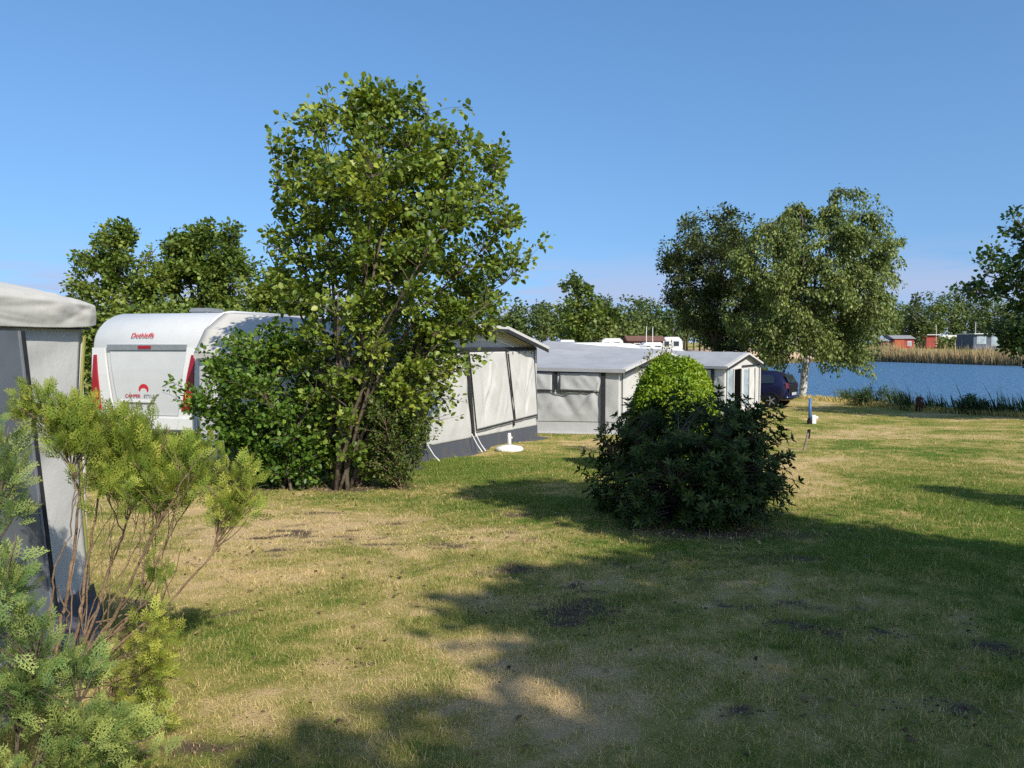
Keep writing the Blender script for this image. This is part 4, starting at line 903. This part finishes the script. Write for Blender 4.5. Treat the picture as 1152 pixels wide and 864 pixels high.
st([(62, 745), (72, 690), (84, 620), (90, 555), (70, 500), (40, 450)], .016, .004)
st([(62, 735), (55, 690), (60, 650), (78, 600), (86, 540)], .010, .004, 0, -.1)
st([(66, 730), (78, 690), (65, 665), (66, 660)], .008, .003, 0, -.15)
st([(80, 745), (92, 680), (102, 610), (112, 555), (130, 500), (150, 460)], .014, .004, .05, .15)
st([(85, 748), (110, 690), (128, 620), (150, 570), (175, 520), (190, 480)], .013, .004, .05, .0)
st([(85, 750), (130, 690), (150, 650), (178, 590), (205, 545), (225, 510)], .015, .004, 0, -.15)
st([(90, 755), (140, 700), (165, 655), (190, 605), (215, 560)], .011, .004, .05, .2)
st([(70, 760), (120, 735), (165, 700), (200, 670), (238, 625), (250, 585), (262, 550), (275, 525)], .013, .004, -.05, .1)
st([(60, 768), (100, 755), (150, 735), (190, 720), (205, 690)], .010, .003, -.1, -.2)
st([(60, 775), (110, 770), (160, 760), (185, 740)], .008, .003, -.15, -.2)
st([(95, 740), (122, 640), (140, 600), (120, 560), (110, 500)], .009, .003, .1, .3)
for k in range(16):
    u_ = rng.uniform(75, 175); v_ = rng.uniform(640, 720); st([(rng.uniform(62, 100), 750), ((u_ + 80) / 2 + rng.normal(0, 6), (v_ + 745) / 2), (u_, v_), (u_ + rng.uniform(-8, 40), v_ - rng.uniform(30, 90)), (u_ + rng.uniform(0, 60), v_ - rng.uniform(90, 150))], rng.uniform(.005, .009), .002, rng.normal(0, .08), rng.normal(.05, .2))
st([(85, 745), (100, 700), (140, 640), (160, 600)], .009, .003, .0, .2); st([(110, 700), (150, 690), (180, 640), (200, 620)], .007, .003, .0, .1)
def tg(sil_, Y, n, d=.8, cl=0, cs=.05, sh=.5): return env_points(rng, sil_, Y, n, d, cl, cs, sh)
up = (0.05, -.05, .75)
groups = [(tg([(462, 40, 60), (472, 45, 130), (490, 60, 195), (510, 85, 225), (535, 92, 232), (555, 105, 215), (570, 125, 195)], Yt, 240, .8, 120, .04), .095, .5, up),
          (tg([(530, 252, 288), (555, 247, 294), (580, 248, 292), (598, 258, 280)], Yt + .1, 42, .8, 18, .03), .085, .62, up),
          (tg([(440, 26, 42), (455, 5, 60), (470, 0, 70)], Yt - .1, 14, .5), .085, .55, (-.2, 0, .6)),
          (tg([(690, 150, 200), (720, 130, 205), (750, 110, 190), (780, 110, 190), (840, 110, 195), (864, 100, 195)], Yt - .4, 58, .7, 34, .05), .085, .74, (.45, -.1, .35)),
          (tg([(600, 160, 190), (640, 165, 195), (660, 150, 205)], Yt, 6, .5), .08, .3, up)]
thuja('conifer_shrub', 'yellow green conifer shrub with bare tan stems at the left foreground', 301, groups, stems, L_THUJA, M['bark_pale'], tb)
Yt = 2.75; stems = []
b2 = G(20, 960)
st([(10, 900), (20, 840), (30, 780), (45, 720), (55, 690)], .014, .004); st([(0, 880), (-20, 800), (-10, 720), (5, 660), (18, 600)], .014, .004, 0, .2); st([(20, 890), (60, 840), (90, 790), (115, 740)], .012, .004)
st([(30, 900), (80, 870), (130, 840), (170, 830)], .010, .004, 0, -.1); st([(-20, 780), (-15, 650), (0, 560), (10, 480)], .012, .004, .3, .5)
groups = [(tg([(680, 0, 35), (710, -10, 60), (750, -20, 90), (800, -20, 105), (850, -20, 105), (900, -20, 110)], Yt, 100, .6, 60, .045), .095, .55, (.35, -.1, .45)),
          (tg([(630, -5, 25), (650, -10, 30), (665, -20, 25)], Yt + .2, 10, .5), .10, .55, (.3, 0, .5)),
          (tg([(475, -15, 15), (510, -20, 22), (560, -20, 25), (600, -20, 25)], Yt + .45, 20, .5), .10, .6, (.2, 0, .5)),
          (tg([(800, 60, 150), (840, 40, 190), (880, 20, 190)], Yt - .1, 30, .5), .10, .72, (.5, -.1, .3))]
thuja('conifer_shrub', 'blue green conifer shrub filling the bottom left corner', 302, groups, stems, L_THUJAB, M['bark'], b2)

# ================================================================== TREES
# birch by the water
bb = G(903, 448); Yb = bb[1]
sil = [(210, 920, 955), (225, 872, 985), (245, 845, 996), (275, 826, 1004), (305, 820, 1010), (335, 822, 1004), (360, 824, 998), (378, 835, 990)]
lim = [P(u, v, Yb + d_) for u, v, d_ in ((938, 215, 0), (900, 235, .8), (870, 255, -.5), (850, 300, .5), (970, 250, .6), (990, 290, -.4), (985, 340, .8), (835, 350, -.8), (828, 300, .3), (825, 370, .6), (940, 270, -1.8), (900, 290, 1.8), (950, 320, 1.6), (880, 330, -2))]
tree('birch_tree', 'tall birch with pale trunk and hanging foliage by the water', 'tree', 401, bb, sil, Yb, lim, .20, 1250, 48, .135, L_BIRCH, M['bark_birch'], depth=.9, clump=230, csig=.30, spread=.24, aspect=.66, shell=.42, fall=.75, twig=(.010, .004), trunk=P(908, 400, Yb), mean=.5, extra=np.vstack([np.array([P(u + du, v, Yb + dy) for u, v, du, dy in zip(np.random.default_rng(5).uniform(930, 990, 90), np.random.default_rng(6).uniform(372, 405, 90), np.random.default_rng(8).normal(0, 3, 90), np.random.default_rng(9).normal(0, 1, 90))]), np.array([P(u, v, Yb + dy) for u, v, dy in zip(np.random.default_rng(15).uniform(848, 880, 60), np.random.default_rng(16).uniform(375, 402, 60), np.random.default_rng(19).normal(0, 1, 60))])]))
Yd = 41.0; sil = [(240, 800, 832), (252, 756, 845), (285, 748, 856), (320, 746, 862), (355, 752, 862), (385, 775, 858), (400, 800, 850)]
tree('broadleaf_tree', 'dark dense tree standing left of the birch behind the awnings', 'tree', 402, (P(805, 400, Yd)[0], Yd, gz1(10.8, Yd)), sil, Yd, [P(u, v, Yd + d_) for u, v, d_ in ((815, 245, 0), (770, 258, .5), (758, 300, -.5), (845, 280, .8), (850, 330, -.6), (765, 350, .9), (800, 300, -1.8), (810, 320, 1.8))], .19, 850, 40, .15, L_DARK, M['bark'], depth=.9, clump=150, csig=.34, spread=.26, aspect=.62, shell=.42, trunk=P(806, 395, Yd), twig=(.012, .004))
# three trees behind the caravan
Ya = 33.0
tree('broadleaf_tree', 'lighter airy tree behind the gap between white awning and caravan', 'tree', 403, (P(125, 420, Ya)[0], Ya, -.9), [(254, 136, 160), (266, 122, 168), (280, 100, 172), (298, 88, 180), (318, 82, 185), (340, 80, 188), (375, 82, 185), (400, 90, 180)], Ya,
     [P(u, v, Ya) for u, v in ((150, 255), (105, 275), (85, 310), (175, 280), (185, 320), (130, 300), (90, 345))], .16, 480, 34, .16, L_MAPLE, M['bark'], clump=70, csig=.32, spread=.26, aspect=.75, shell=.45, trunk=P(128, 370, Ya), twig=(.012, .004), mean=.55)
tree('broadleaf_tree', 'round dense green tree above the caravan roof', 'tree', 404, (P(222, 420, Ya + 2)[0], Ya + 2, -.9), [(248, 208, 246), (258, 198, 258), (276, 188, 266), (290, 184, 270), (305, 182, 272), (330, 182, 270), (360, 186, 266), (390, 195, 260)], Ya + 2,
     [P(u, v, Ya + 2) for u, v in ((230, 247), (195, 265), (265, 270), (180, 310), (275, 315), (225, 290), (215, 340))], .2, 680, 36, .17, L_MAPLE, M['bark'], clump=90, csig=.32, spread=.26, aspect=.75, shell=.4, trunk=P(224, 375, Ya + 2), twig=(.012, .004), mean=.45)
tree('broadleaf_tree', 'low yellowish tree beside the round tree, half behind the tall leafy tree', 'tree', 405, (P(305, 420, Ya - 2)[0], Ya - 2, -.9), [(312, 295, 325), (325, 270, 350), (345, 262, 365), (375, 265, 365)], Ya - 2, [P(u, v, Ya - 2) for u, v in ((310, 318), (280, 335), (345, 335), (320, 350))], .1, 260, 28, .19, L_MAPLE, M['bark'], clump=45, csig=.35, spread=.28, shell=.45, mean=.7, trunk=P(308, 385, Ya - 2))
tree('hedge_row', 'leafy hedge seen in the gap behind the caravan', 'hedge', 406, (P(90, 470, 22.)[0], 22., -.7), [(345, 70, 200), (370, 60, 330), (420, 60, 330), (455, 70, 330)], 22., [P(u, 380, 22. + (u % 3)) for u in (80, 110, 140, 180, 220, 270, 310)], .06, 520, 26, .15, L_MAPLE, M['bark'], clump=110, csig=.28, spread=.24, depth=.2, shell=.5, mean=.45, trunk=P(150, 455, 22.))
# tree at the right edge
Yq = 24.0
tree('broadleaf_tree', 'dark tree reaching in from the right edge of the photo', 'tree', 407, (P(1215, 480, Yq)[0], Yq, gz1(17.7, Yq)), [(232, 1150, 1290), (262, 1132, 1310), (285, 1120, 1320), (305, 1102, 1320), (330, 1098, 1320), (352, 1120, 1320), (385, 1135, 1300), (405, 1135, 1280)], Yq,
     [P(u, v, Yq) for u, v in ((1145, 250), (1110, 310), (1105, 330), (1145, 395), (1200, 240), (1270, 270), (1290, 330), (1180, 330))], .18, 1000, 26, .15, L_RIGHT, M['bark'], clump=160, csig=.32, spread=.22, depth=.55, aspect=.8, shell=.5, trunk=P(1210, 380, Yq), up=.6)

# trees behind and to the right of the photographer: their crowns shade the near lawn
def shade_tree(name, label, seed, base, blobs, per, mat):
    rng = np.random.default_rng(seed); t = thing(name, (base[0], base[1], gz1(*base)), label, 'tree'); mb = MB(); b0 = v3([base[0], base[1], gz1(*base) - .1])
    stems = []; tgs = []
    cm = np.mean([b_[0] for b_ in blobs], 0); fork = v3([base[0], base[1], 1.9]); p, r = stem_path(rng, b0, fork, .16, .12, 8, .02); stems.append((p, r))
    for c, r_ in blobs:
        c = v3(c); p, r = stem_path(rng, fork, c + v3([0, 0, r_ * .5]), .08, .02, 9, .1); stems.append((p, r))
        k = int(per * r_ * r_); d = unit(rng.normal(0, 1, (k, 3))); tgs.append(c + d * (r_ * rng.random(k) ** .4)[:, None])
    for p, r in stems: mb.tube(p, r, 7)
    Pn, D = grow(rng, mb, stems, np.vstack(tgs), 16, .16, twig=(.010, .003), sides=3); n = len(Pn); L = .17 * rng.uniform(.7, 1.25, n)
    mb.build('trunk', M['bark'], t, True); leaf_mesh('crown', Pn, D, up_normals(rng, n), L, L * .8, tints(rng, Pn), mat, t, OVAL)
kx, ky = to_sun.x / to_sun.z, to_sun.y / to_sun.z
def blob(gx_, gy_, h, r): return ((gx_ + kx * h, gy_ + ky * h, h + gz1(gx_, gy_)), r)
shade_tree('broadleaf_tree', 'tree to the right of the lawn shading the evergreen bush', 501, (7.6, -1.6), [blob(1.5, 9.0, 8.4, 1.15), blob(.7, 9.7, 8.8, .85), blob(2.3, 7.8, 7.8, 1.15), blob(3.2, 6.3, 7.5, 1.05), blob(2.0, 6.6, 7.4, .95), blob(1.0, 8.2, 8.2, .8), blob(.2, 9.2, 8.6, .7), blob(2.9, 7.1, 7.8, .9)], 120, L_MAPLE)
shade_tree('broadleaf_tree', 'tree behind the photographer shading the near lawn', 502, (6.6, -5.6), [blob(1.5, 4.9, 7.8, 1.0), blob(.55, 4.1, 7.8, .8), blob(2.8, 4.6, 7.6, 1.2), blob(1.4, 3.1, 7.6, 1.0), blob(.3, 2.6, 7.8, .7), blob(-.35, 2.2, 7.8, .55), blob(.4, 5.2, 7.6, .5), blob(3.6, 5.4, 7.2, 1.0)], 120, L_MAPLE)
shade_tree('broadleaf_tree', 'tree beside the lawn to the right of the photographer', 503, (11.5, -4.5), [blob(4.8, 5.2, 8.0, 1.2), blob(4.2, 3.6, 7.8, 1.4), blob(6.0, 5.0, 7.8, 1.4), blob(7.6, 5.4, 8.2, 1.5), blob(6.0, 3.0, 7.8, 1.6), blob(5.6, 9.7, 7.6, .28), blob(6.1, 9.1, 7.7, .34), blob(6.7, 8.9, 7.7, .3)], 120, L_MAPLE)

# ================================================================== REEDS
def blades(name, Pn, H, lean, wd, tint, mat, label, cat):
    k = len(Pn); th = rng.normal(math.pi, .5, k); 
    tip = Pn + np.stack([np.cos(th) * lean * H, np.sin(th) * lean * H, H], -1); md = Pn * .45 + tip * .55 + np.stack([0 * H, 0 * H, H * .08], -1)
    ps = rng.random(k) * np.pi; o = np.stack([np.cos(ps) * wd, np.sin(ps) * wd, 0 * wd], -1)
    V = np.stack([Pn - o, Pn + o, md + o * .8, tip, md - o * .8], 1).reshape(-1, 3); b_ = np.arange(k)[:, None] * 5
    f1 = np.hstack([b_, b_ + 1, b_ + 2, b_ + 4]); f2 = np.hstack([b_ + 4, b_ + 2, b_ + 3, b_ + 3])
    me_f = np.vstack([f1]); 
    # two meshes' worth of faces: quads for the lower blade, triangles as degenerate-free second list
    T = np.repeat(np.clip(tint, 0, 1), 5)
    me = bpy.data.meshes.new(name); me.vertices.add(len(V)); me.vertices.foreach_set('co', V.astype(np.float32).ravel())
    lv = np.concatenate([f1.ravel(), f2[:, :3].ravel()]).astype(np.int32); me.loops.add(len(lv)); me.loops.foreach_set('vertex_index', lv)
    me.polygons.add(2 * k); me.polygons.foreach_set('loop_start', np.concatenate([np.arange(k) * 4, 4 * k + np.arange(k) * 3]).astype(np.int32))
    at = me.attributes.new('tint', 'FLOAT', 'POINT'); at.data.foreach_set('value', T.astype(np.float32)); me.update(calc_edges=True); me.validate()
    o_ = link(me, name, mat); return tag(o_, label, cat, kind='stuff')
def shore_pts(seg, n, off, sig):
    seg = np.array(seg, float); t_ = rng.random(n) * (len(seg) - 1); j = t_.astype(int); f_ = (t_ - j)[:, None]; p = seg[j] * (1 - f_) + seg[j + 1] * f_
    d = seg[j + 1] - seg[j]; nn = np.stack([d[:, 1], -d[:, 0]], -1); nn /= np.linalg.norm(nn, axis=1, keepdims=True)
    p = p + nn * (off + rng.normal(0, sig, n))[:, None]; return p
pp = shore_pts([(31, 6), (24.5, 16.5), (18.3, 26.6), (16.1, 30), (15.4, 35.0)], 8000, .0, .35)
den = fbm(pp[:, 0] * 1.1, pp[:, 1] * 1.1, 91, 3); kp = rng.random(len(pp)) < np.clip((den - .30) * 3.2, .12, 1) ; pp = pp[kp]; den = den[kp]
zz = np.maximum(gz(pp[:, 0], pp[:, 1]), WATER_Z - .1); H = rng.uniform(.3, .8, len(pp)) * (.4 + 1.0 * den) + .08; tall = rng.random(len(pp)) < .006; H = np.where(tall, H + .7, H)
blades('near_reeds', np.column_stack([pp, zz]), H, rng.uniform(.15, .6, len(pp)), np.full(len(pp), .018), rng.normal(.38, .2, len(pp)) + tall * .5, L_REED, 'dark green reeds bending along the near lake bank', 'reeds')
pp = shore_pts([(31, 6), (24.5, 16.5), (18.3, 26.6), (16.1, 30), (15.3, 35.6), (13.4, 40.5)], 7000, -.75, .28); zz = gz(pp[:, 0], pp[:, 1])
blades('bank_grass', np.column_stack([pp, zz]), rng.uniform(.08, .26, len(pp)), rng.uniform(.1, .8, len(pp)), np.full(len(pp), .012), rng.normal(.68, .2, len(pp)), L_GRASS, 'yellow longer grass along the bank edge', 'grass')
pp = shore_pts([(84, 86), (70, 107), (65, 131), (61, 137)], 15000, -.0, 1.3); kp = lake_sd(pp[:, 0], pp[:, 1]) < 1.6; pp = pp[kp]
zz = np.maximum(gz(pp[:, 0], pp[:, 1]), WATER_Z - .1)
blades('far_reeds', np.column_stack([pp, zz]), rng.uniform(1.3, 2.5, len(pp)), rng.uniform(-.1, .25, len(pp)), np.full(len(pp), .045), rng.normal(.62, .25, len(pp)), L_REEDDRY, 'straw coloured reed belt along the far lake shore', 'reeds')
pp = shore_pts([(61, 137), (58, 141), (38, 116)], 3500, -.3, .8); zz = np.maximum(gz(pp[:, 0], pp[:, 1]), WATER_Z - .1)
blades('shore_grass', np.column_stack([pp, zz]), rng.uniform(.3, .9, len(pp)), rng.uniform(-.1, .3, len(pp)), np.full(len(pp), .05), rng.normal(.4, .25, len(pp)), L_REEDDRY, 'short grass strip along the far sandy shore', 'grass')
bq = G(1095, 466); tree('bank_bush', 'round dark bush among the near reeds', 'bush', 410, bq, [(447, 1082, 1108), (455, 1072, 1116), (464, 1076, 1114)], bq[1], [P(u, v, bq[1]) for u, v in ((1095, 447), (1080, 455), (1110, 456))], .02, 150, 12, .075, L_RIGHT, M['bark'], clump=50, csig=.09, spread=.1, aspect=.5)
bq = G(985, 456); tree('bank_bush', 'low wide willow clump among the reeds left of the wooden post', 'bush', 411, bq, [(438, 955, 1005), (446, 940, 1020), (454, 945, 1022)], bq[1], [P(u, v, bq[1]) for u, v in ((950, 444), (975, 439), (1000, 441), (1015, 448))], .02, 200, 12, .10, L_RIGHT, M['bark'], clump=70, csig=.12, spread=.1, aspect=.3, depth=.5, mean=.6)

# ================================================================== FAR SHORE
def cabin(name, label, u0, u1, vt, vb, Y, wall, roof, flat=False, windows=(), side=None, depth=4.0, yaw=.0, cat='cabin', porch=False, group=None):
    a = P(u0, vb, Y); b_ = P(u1, vb, Y); W_ = b_[0] - a[0]; H = P(u0, vt, Y)[2] - a[2]; cx_ = (a[0] + b_[0]) / 2
    gb = gz1(cx_, Y); root = thing(name, (cx_, Y, gb), label, cat, group)
    z0 = min(gb - .1, a[2]); mb = MB(); Hh = H * (1 if flat else .76); top = a[2] + Hh
    mb.box((cx_, Y + depth / 2, (z0 + top) / 2), (W_, depth, top - z0)); mb.build('wall', M[wall], root, False)
    rf = MB()
    if flat: rf.box((cx_, Y + depth / 2 - .2, top + .07), (W_ + .4, depth + .6, .14)); rf.build('roof', M[roof], root)
    else:
        zr = a[2] + H; rf.prism([(cx_ - W_ / 2 - .3, Y - .3, top - .06), (cx_ - W_ / 2 - .3, Y + depth / 2, zr), (cx_ - W_ / 2 - .3, Y + depth + .3, top - .06)], (W_ + .6, 0, 0)); rf.build('roof', M[roof], root)
    for (f0, f1, g0, g1, mm) in windows:
        fr = MB(); x0, x1 = a[0] + W_ * f0, a[0] + W_ * f1; zl, zh = a[2] + Hh * g0, a[2] + Hh * g1
        fr.box(((x0 + x1) / 2, Y - .03, (zl + zh) / 2), (x1 - x0 + .16, .08, zh - zl + .16)); f_ = fr.build('window', M['white'], root)
        gl_ = MB(); gl_.box(((x0 + x1) / 2, Y - .085, (zl + zh) / 2), (x1 - x0, .03, zh - zl)); gl_.build('pane', M[mm], f_)
    if side:
        s_ = MB(); s_.box((a[0] + W_ * .25, Y - .03, (z0 + top) / 2 - .02), (W_ * .5 - .02, .05, top - z0 - .06)); s_.build('boarding', M[side], root)
    return root
FG = 'cabins and caravans on the far shore'
cabin('cabin', 'red and orange cabin with small white window on the far shore', 1006, 1028, 377, 393, 146, 'redwood', 'felt', side='orangewood', windows=((.68, .84, .35, .72, 'glass_pale'),), group=FG)
cabin('shed', 'dark brown shed against the left of the red cabin', 993, 1005, 380, 394, 146.5, 'brownwood', 'felt', cat='shed', group=FG)
cabin('cabin', 'small red cabin beside white caravans on the far shore', 1042, 1056, 377, 388, 152, 'redwood', 'white', True, group=FG)
cabin('cabin', 'slate blue cabin with two large pale windows on the far shore', 1095, 1128, 376, 392, 130, 'bluewood', 'white', True, windows=((.12, .40, .35, .85, 'glass_pale'), (.62, .90, .2, .9, 'glass_pale')), depth=5, group=FG)
cabin('cabin', 'brown cabin right of the slate blue cabin', 1129, 1146, 379, 391, 132, 'brownwood', 'felt', group=FG)
cabin('camp_house', 'low brown roofed house in the far camp left of dark tree', 708, 746, 377.5, 401, 92, 'brownwood', 'brownwood', cat='house', windows=((.15, .3, .5, .8, 'glass'), (.6, .8, .5, .8, 'glass')), group=FG)
def far_caravan(label, u0, u1, vt, vb, Y, mat='white'):
    a = P(u0, vb, Y); b_ = P(u1, vb, Y); W_ = b_[0] - a[0]; H = P(u0, vt, Y)[2] - a[2]; gb = gz1((a[0] + b_[0]) / 2, Y); root = thing('caravan', ((a[0] + b_[0]) / 2, Y, gb), label, 'caravan', FG)
    H = max(H, 1.5); zb = a[2]; r_ = min(.5, W_ * .2); poly = [(a[0] + .1, Y, zb), (b_[0] - .1, Y, zb), (b_[0], Y, zb + H * .5), (b_[0] - r_ * .3, Y, zb + H * .85), (b_[0] - r_, Y, zb + H), (a[0] + r_, Y, zb + H), (a[0] + r_ * .3, Y, zb + H * .85), (a[0], Y, zb + H * .5)]
    mb = MB(); mb.prism(poly, (0, 2.2, 0)); mb.build('body', M[mat], root)
    for f0, f1 in ((.14, .36), (.58, .82)):
        wn = MB(); wn.box((a[0] + W_ * (f0 + f1) / 2, Y - .02, zb + H * .62), (W_ * (f1 - f0), .05, H * .26)); wn.build('window', M['glass'], root)
    wh = MB(); c_ = (a[0] + W_ * .5, Y, min(zb, zb) ); wh.tube([(c_[0], Y - .05, gb + .3), (c_[0], Y + .2, gb + .3)], .32, 14); wh.build('wheel', M['dark'], root)
    sk = MB(); sk.box((a[0] + W_ / 2, Y + 1.1, (zb + gb) / 2 - .02), (W_ * .8, 1.9, max(.1, zb - gb + .1))); sk.build('underframe', M['dark'], root)
for lab, u0, u1, vt, vb, Y in (('long white caravan right of the small red cabin', 1058, 1082, 377, 388, 153), ('white caravan at the far right end of the far shore', 1147, 1170, 377, 389, 134), ('white caravan seen beneath the birch crown', 905, 932, 379, 390, 140), ('white caravan seen left of the birch trunk', 880, 900, 378, 389, 142),
                               ('leftmost white caravan of the far camp', 676, 702, 380.5, 399, 90), ('white caravan in front of the brown roofed house', 722, 748, 385.5, 402, 76), ('white caravan between brown roofed house and dark tree', 744, 768, 379, 399, 94), ('small white caravan behind the small red cabin', 1035, 1044, 377, 387, 156)):
    far_caravan(lab, u0, u1, vt, vb, Y)
for lab, u, v0, v1, Y in (('tall white flagpole left of the far brown house', 727, 368, 399, 90), ('white flagpole over the far brown house', 734, 369, 399, 91), ('white lamp pole above the small red cabin', 1053, 366, 388, 150), ('white pole behind the slate blue cabin', 1097, 363, 385, 137)):
    c = P(u, v1, Y); t = thing('pole', (c[0], Y, gz1(c[0], Y)), lab, 'pole', 'poles in the far camp'); zt = P(u, v0, Y)[2]
    mb = MB(); mb.tube([(c[0], Y, gz1(c[0], Y)), (c[0], Y, zt)], [.07, .045], 8); mb.build('shaft', M['white'], t); mb = MB(); mb.lathe((c[0], Y, zt), [(.05, 0), (.09, .06), (.05, .14)], 8); mb.build('cap', M['alu'], t)

# far wood: one mass of trees ringing the lake and camp
rng = np.random.default_rng(601)
Ps = []; Ns = []; Ls = []; Ts = []; tm = MB()
def wood_tree(x, y, h, r, mean, conic=0.0):
    g0 = gz1(x, y); n = int(330 + 60 * r); nc = 34
    cz = g0 + h * (.28 + .68 * rng.random(nc) ** .9); fr = (cz - g0) / h; rad = r * np.sqrt(np.clip(1 - ((fr - .5) / .54) ** 2, .03, 1)) * (1 - conic * np.clip(fr - .25, 0, 1)); th = rng.random(nc) * 6.283; q_ = rad * rng.random(nc) ** .35
    C = np.stack([x + np.cos(th) * q_, y + np.sin(th) * q_, cz], -1); k = rng.integers(0, nc, n); p = C[k] + rng.normal(0, .30 * r ** .6, (n, 3)) * np.array([1, 1, .7])
    Ps.append(p); Ns.append(unit(p - np.array([x, y, g0 + h * .5])) + rng.normal(0, .5, (n, 3)) + np.array([0, 0, .5])); Ls.append(rng.uniform(.28, .62, n)); Ts.append(np.clip(mean + rng.normal(0, .15, n) + (rng.random(nc) * .2 - .1)[k], 0, 1))
    tm.tube([(x, y, g0 - .1), (x + rng.normal(0, .1), y, g0 + h * .8)], [.16, .05], 5, False)
def line(u0, u1, Y, n, vt, jit=4, r=(2.2, 3.6), mean=(.2, .7)):
    for i in range(n):
        u = u0 + (u1 - u0) * (i + rng.random()) / n; Yy = Y + rng.uniform(-6, 10); x = (u - CX) / F * Yy; top = np.interp(u, [p[0] for p in vt], [p[1] for p in vt]) + rng.normal(0, jit)
        z = P(u, top, Yy)[2]; h = z - gz1(x, Yy)
        if h > 2: wood_tree(x, Yy, h, rng.uniform(*r) * min(1, h / 9), rng.uniform(*mean), rng.random() * .7)
vtL = [(-80, 352), (540, 347), (600, 342), (640, 342), (690, 340), (745, 338), (860, 345), (985, 338), (1000, 338), (1015, 336), (1040, 330), (1085, 327), (1110, 334), (1160, 338), (1300, 335)]
line(-60, 560, 150, 34, vtL); line(540, 880, 128, 34, vtL); line(560, 800, 116, 20, [(u, v + 10) for u, v in vtL]); line(860, 1300, 172, 54, vtL); line(985, 1300, 166, 34, [(u, v + 14) for u, v in vtL]); line(980, 1300, 160, 16, [(u, v + 36) for u, v in vtL], 3, (1.2, 2.2))
line(640, 760, 106, 9, [(600, 366), (800, 366)], 4, (1.2, 2.2), (.5, .9))
root = bpy.data.objects.new('far_wood', None); col.objects.link(root); tag(root, 'mixed woodland behind the far shore and camp', 'woodland', kind='stuff')
Pn = np.vstack(Ps); k = len(Pn); L = np.concatenate(Ls); D = rng.normal(0, 1, (k, 3))
leaf_mesh('foliage', Pn, D, np.vstack(Ns), L, L * .85, np.concatenate(Ts), L_WOOD, root, DIAMOND); tm.build('trunks', M['bark'], root)
# single trees that stand out of the wood
Yf = 100.0
tree('broadleaf_tree', 'tall slender tree rising above the far wood over the second awning', 'tree', 611, (P(650, 400, Yf)[0], Yf, gz1(8.5, Yf)), [(309, 644, 656), (318, 638, 662), (330, 632, 668), (345, 628, 672), (365, 622, 676), (385, 630, 672)], Yf, [P(u, v, Yf) for u, v in ((650, 312), (640, 330), (662, 330), (635, 355), (665, 355))], .25, 230, 12, .48, L_MAPLE, M['bark'], clump=60, csig=.5, spread=.5, trunk=P(650, 375, Yf), twig=(.03, .01), tpl=DIAMOND, aspect=.9, mean=.4)
tree('broadleaf_tree', 'second pointed tree right of the tall slender one', 'tree', 612, (P(684, 400, Yf + 5)[0], Yf + 5, gz1(13, Yf)), [(333, 678, 688), (345, 670, 694), (365, 664, 700), (385, 668, 696)], Yf + 5, [P(u, v, Yf + 5) for u, v in ((683, 336), (675, 355), (692, 355))], .2, 130, 12, .48, L_MAPLE, M['bark'], clump=40, csig=.45, spread=.5, trunk=P(684, 380, Yf + 5), twig=(.03, .01), tpl=DIAMOND, aspect=.9, mean=.3)
tree('conifer_tree', 'dark narrow tree between the red cabins on the far shore', 'tree', 613, (P(1031, 395, 149)[0], 149, gz1(78, 149)), [(330, 1029, 1033), (345, 1024, 1039), (365, 1021, 1042), (388, 1020, 1043)], 149, [P(u, v, 149) for u, v in ((1031, 332), (1026, 360), (1037, 360))], .2, 130, 12, .5, L_DARK, M['bark'], clump=40, csig=.5, spread=.5, trunk=P(1031, 385, 149), twig=(.03, .01), tpl=DIAMOND, aspect=.9)
tree('far_bush', 'olive bush between the red cabin and slate cabin', 'bush', 614, (P(1072, 396, 142)[0], 142, gz1(81, 142)), [(381, 1056, 1088), (388, 1050, 1094), (396, 1052, 1092)], 142, [P(u, 383, 142) for u in (1060, 1072, 1085)], .08, 110, 12, .4, L_MAPLE, M['bark'], clump=40, csig=.4, spread=.4, twig=(.03, .01), tpl=DIAMOND, aspect=.9, mean=.5)
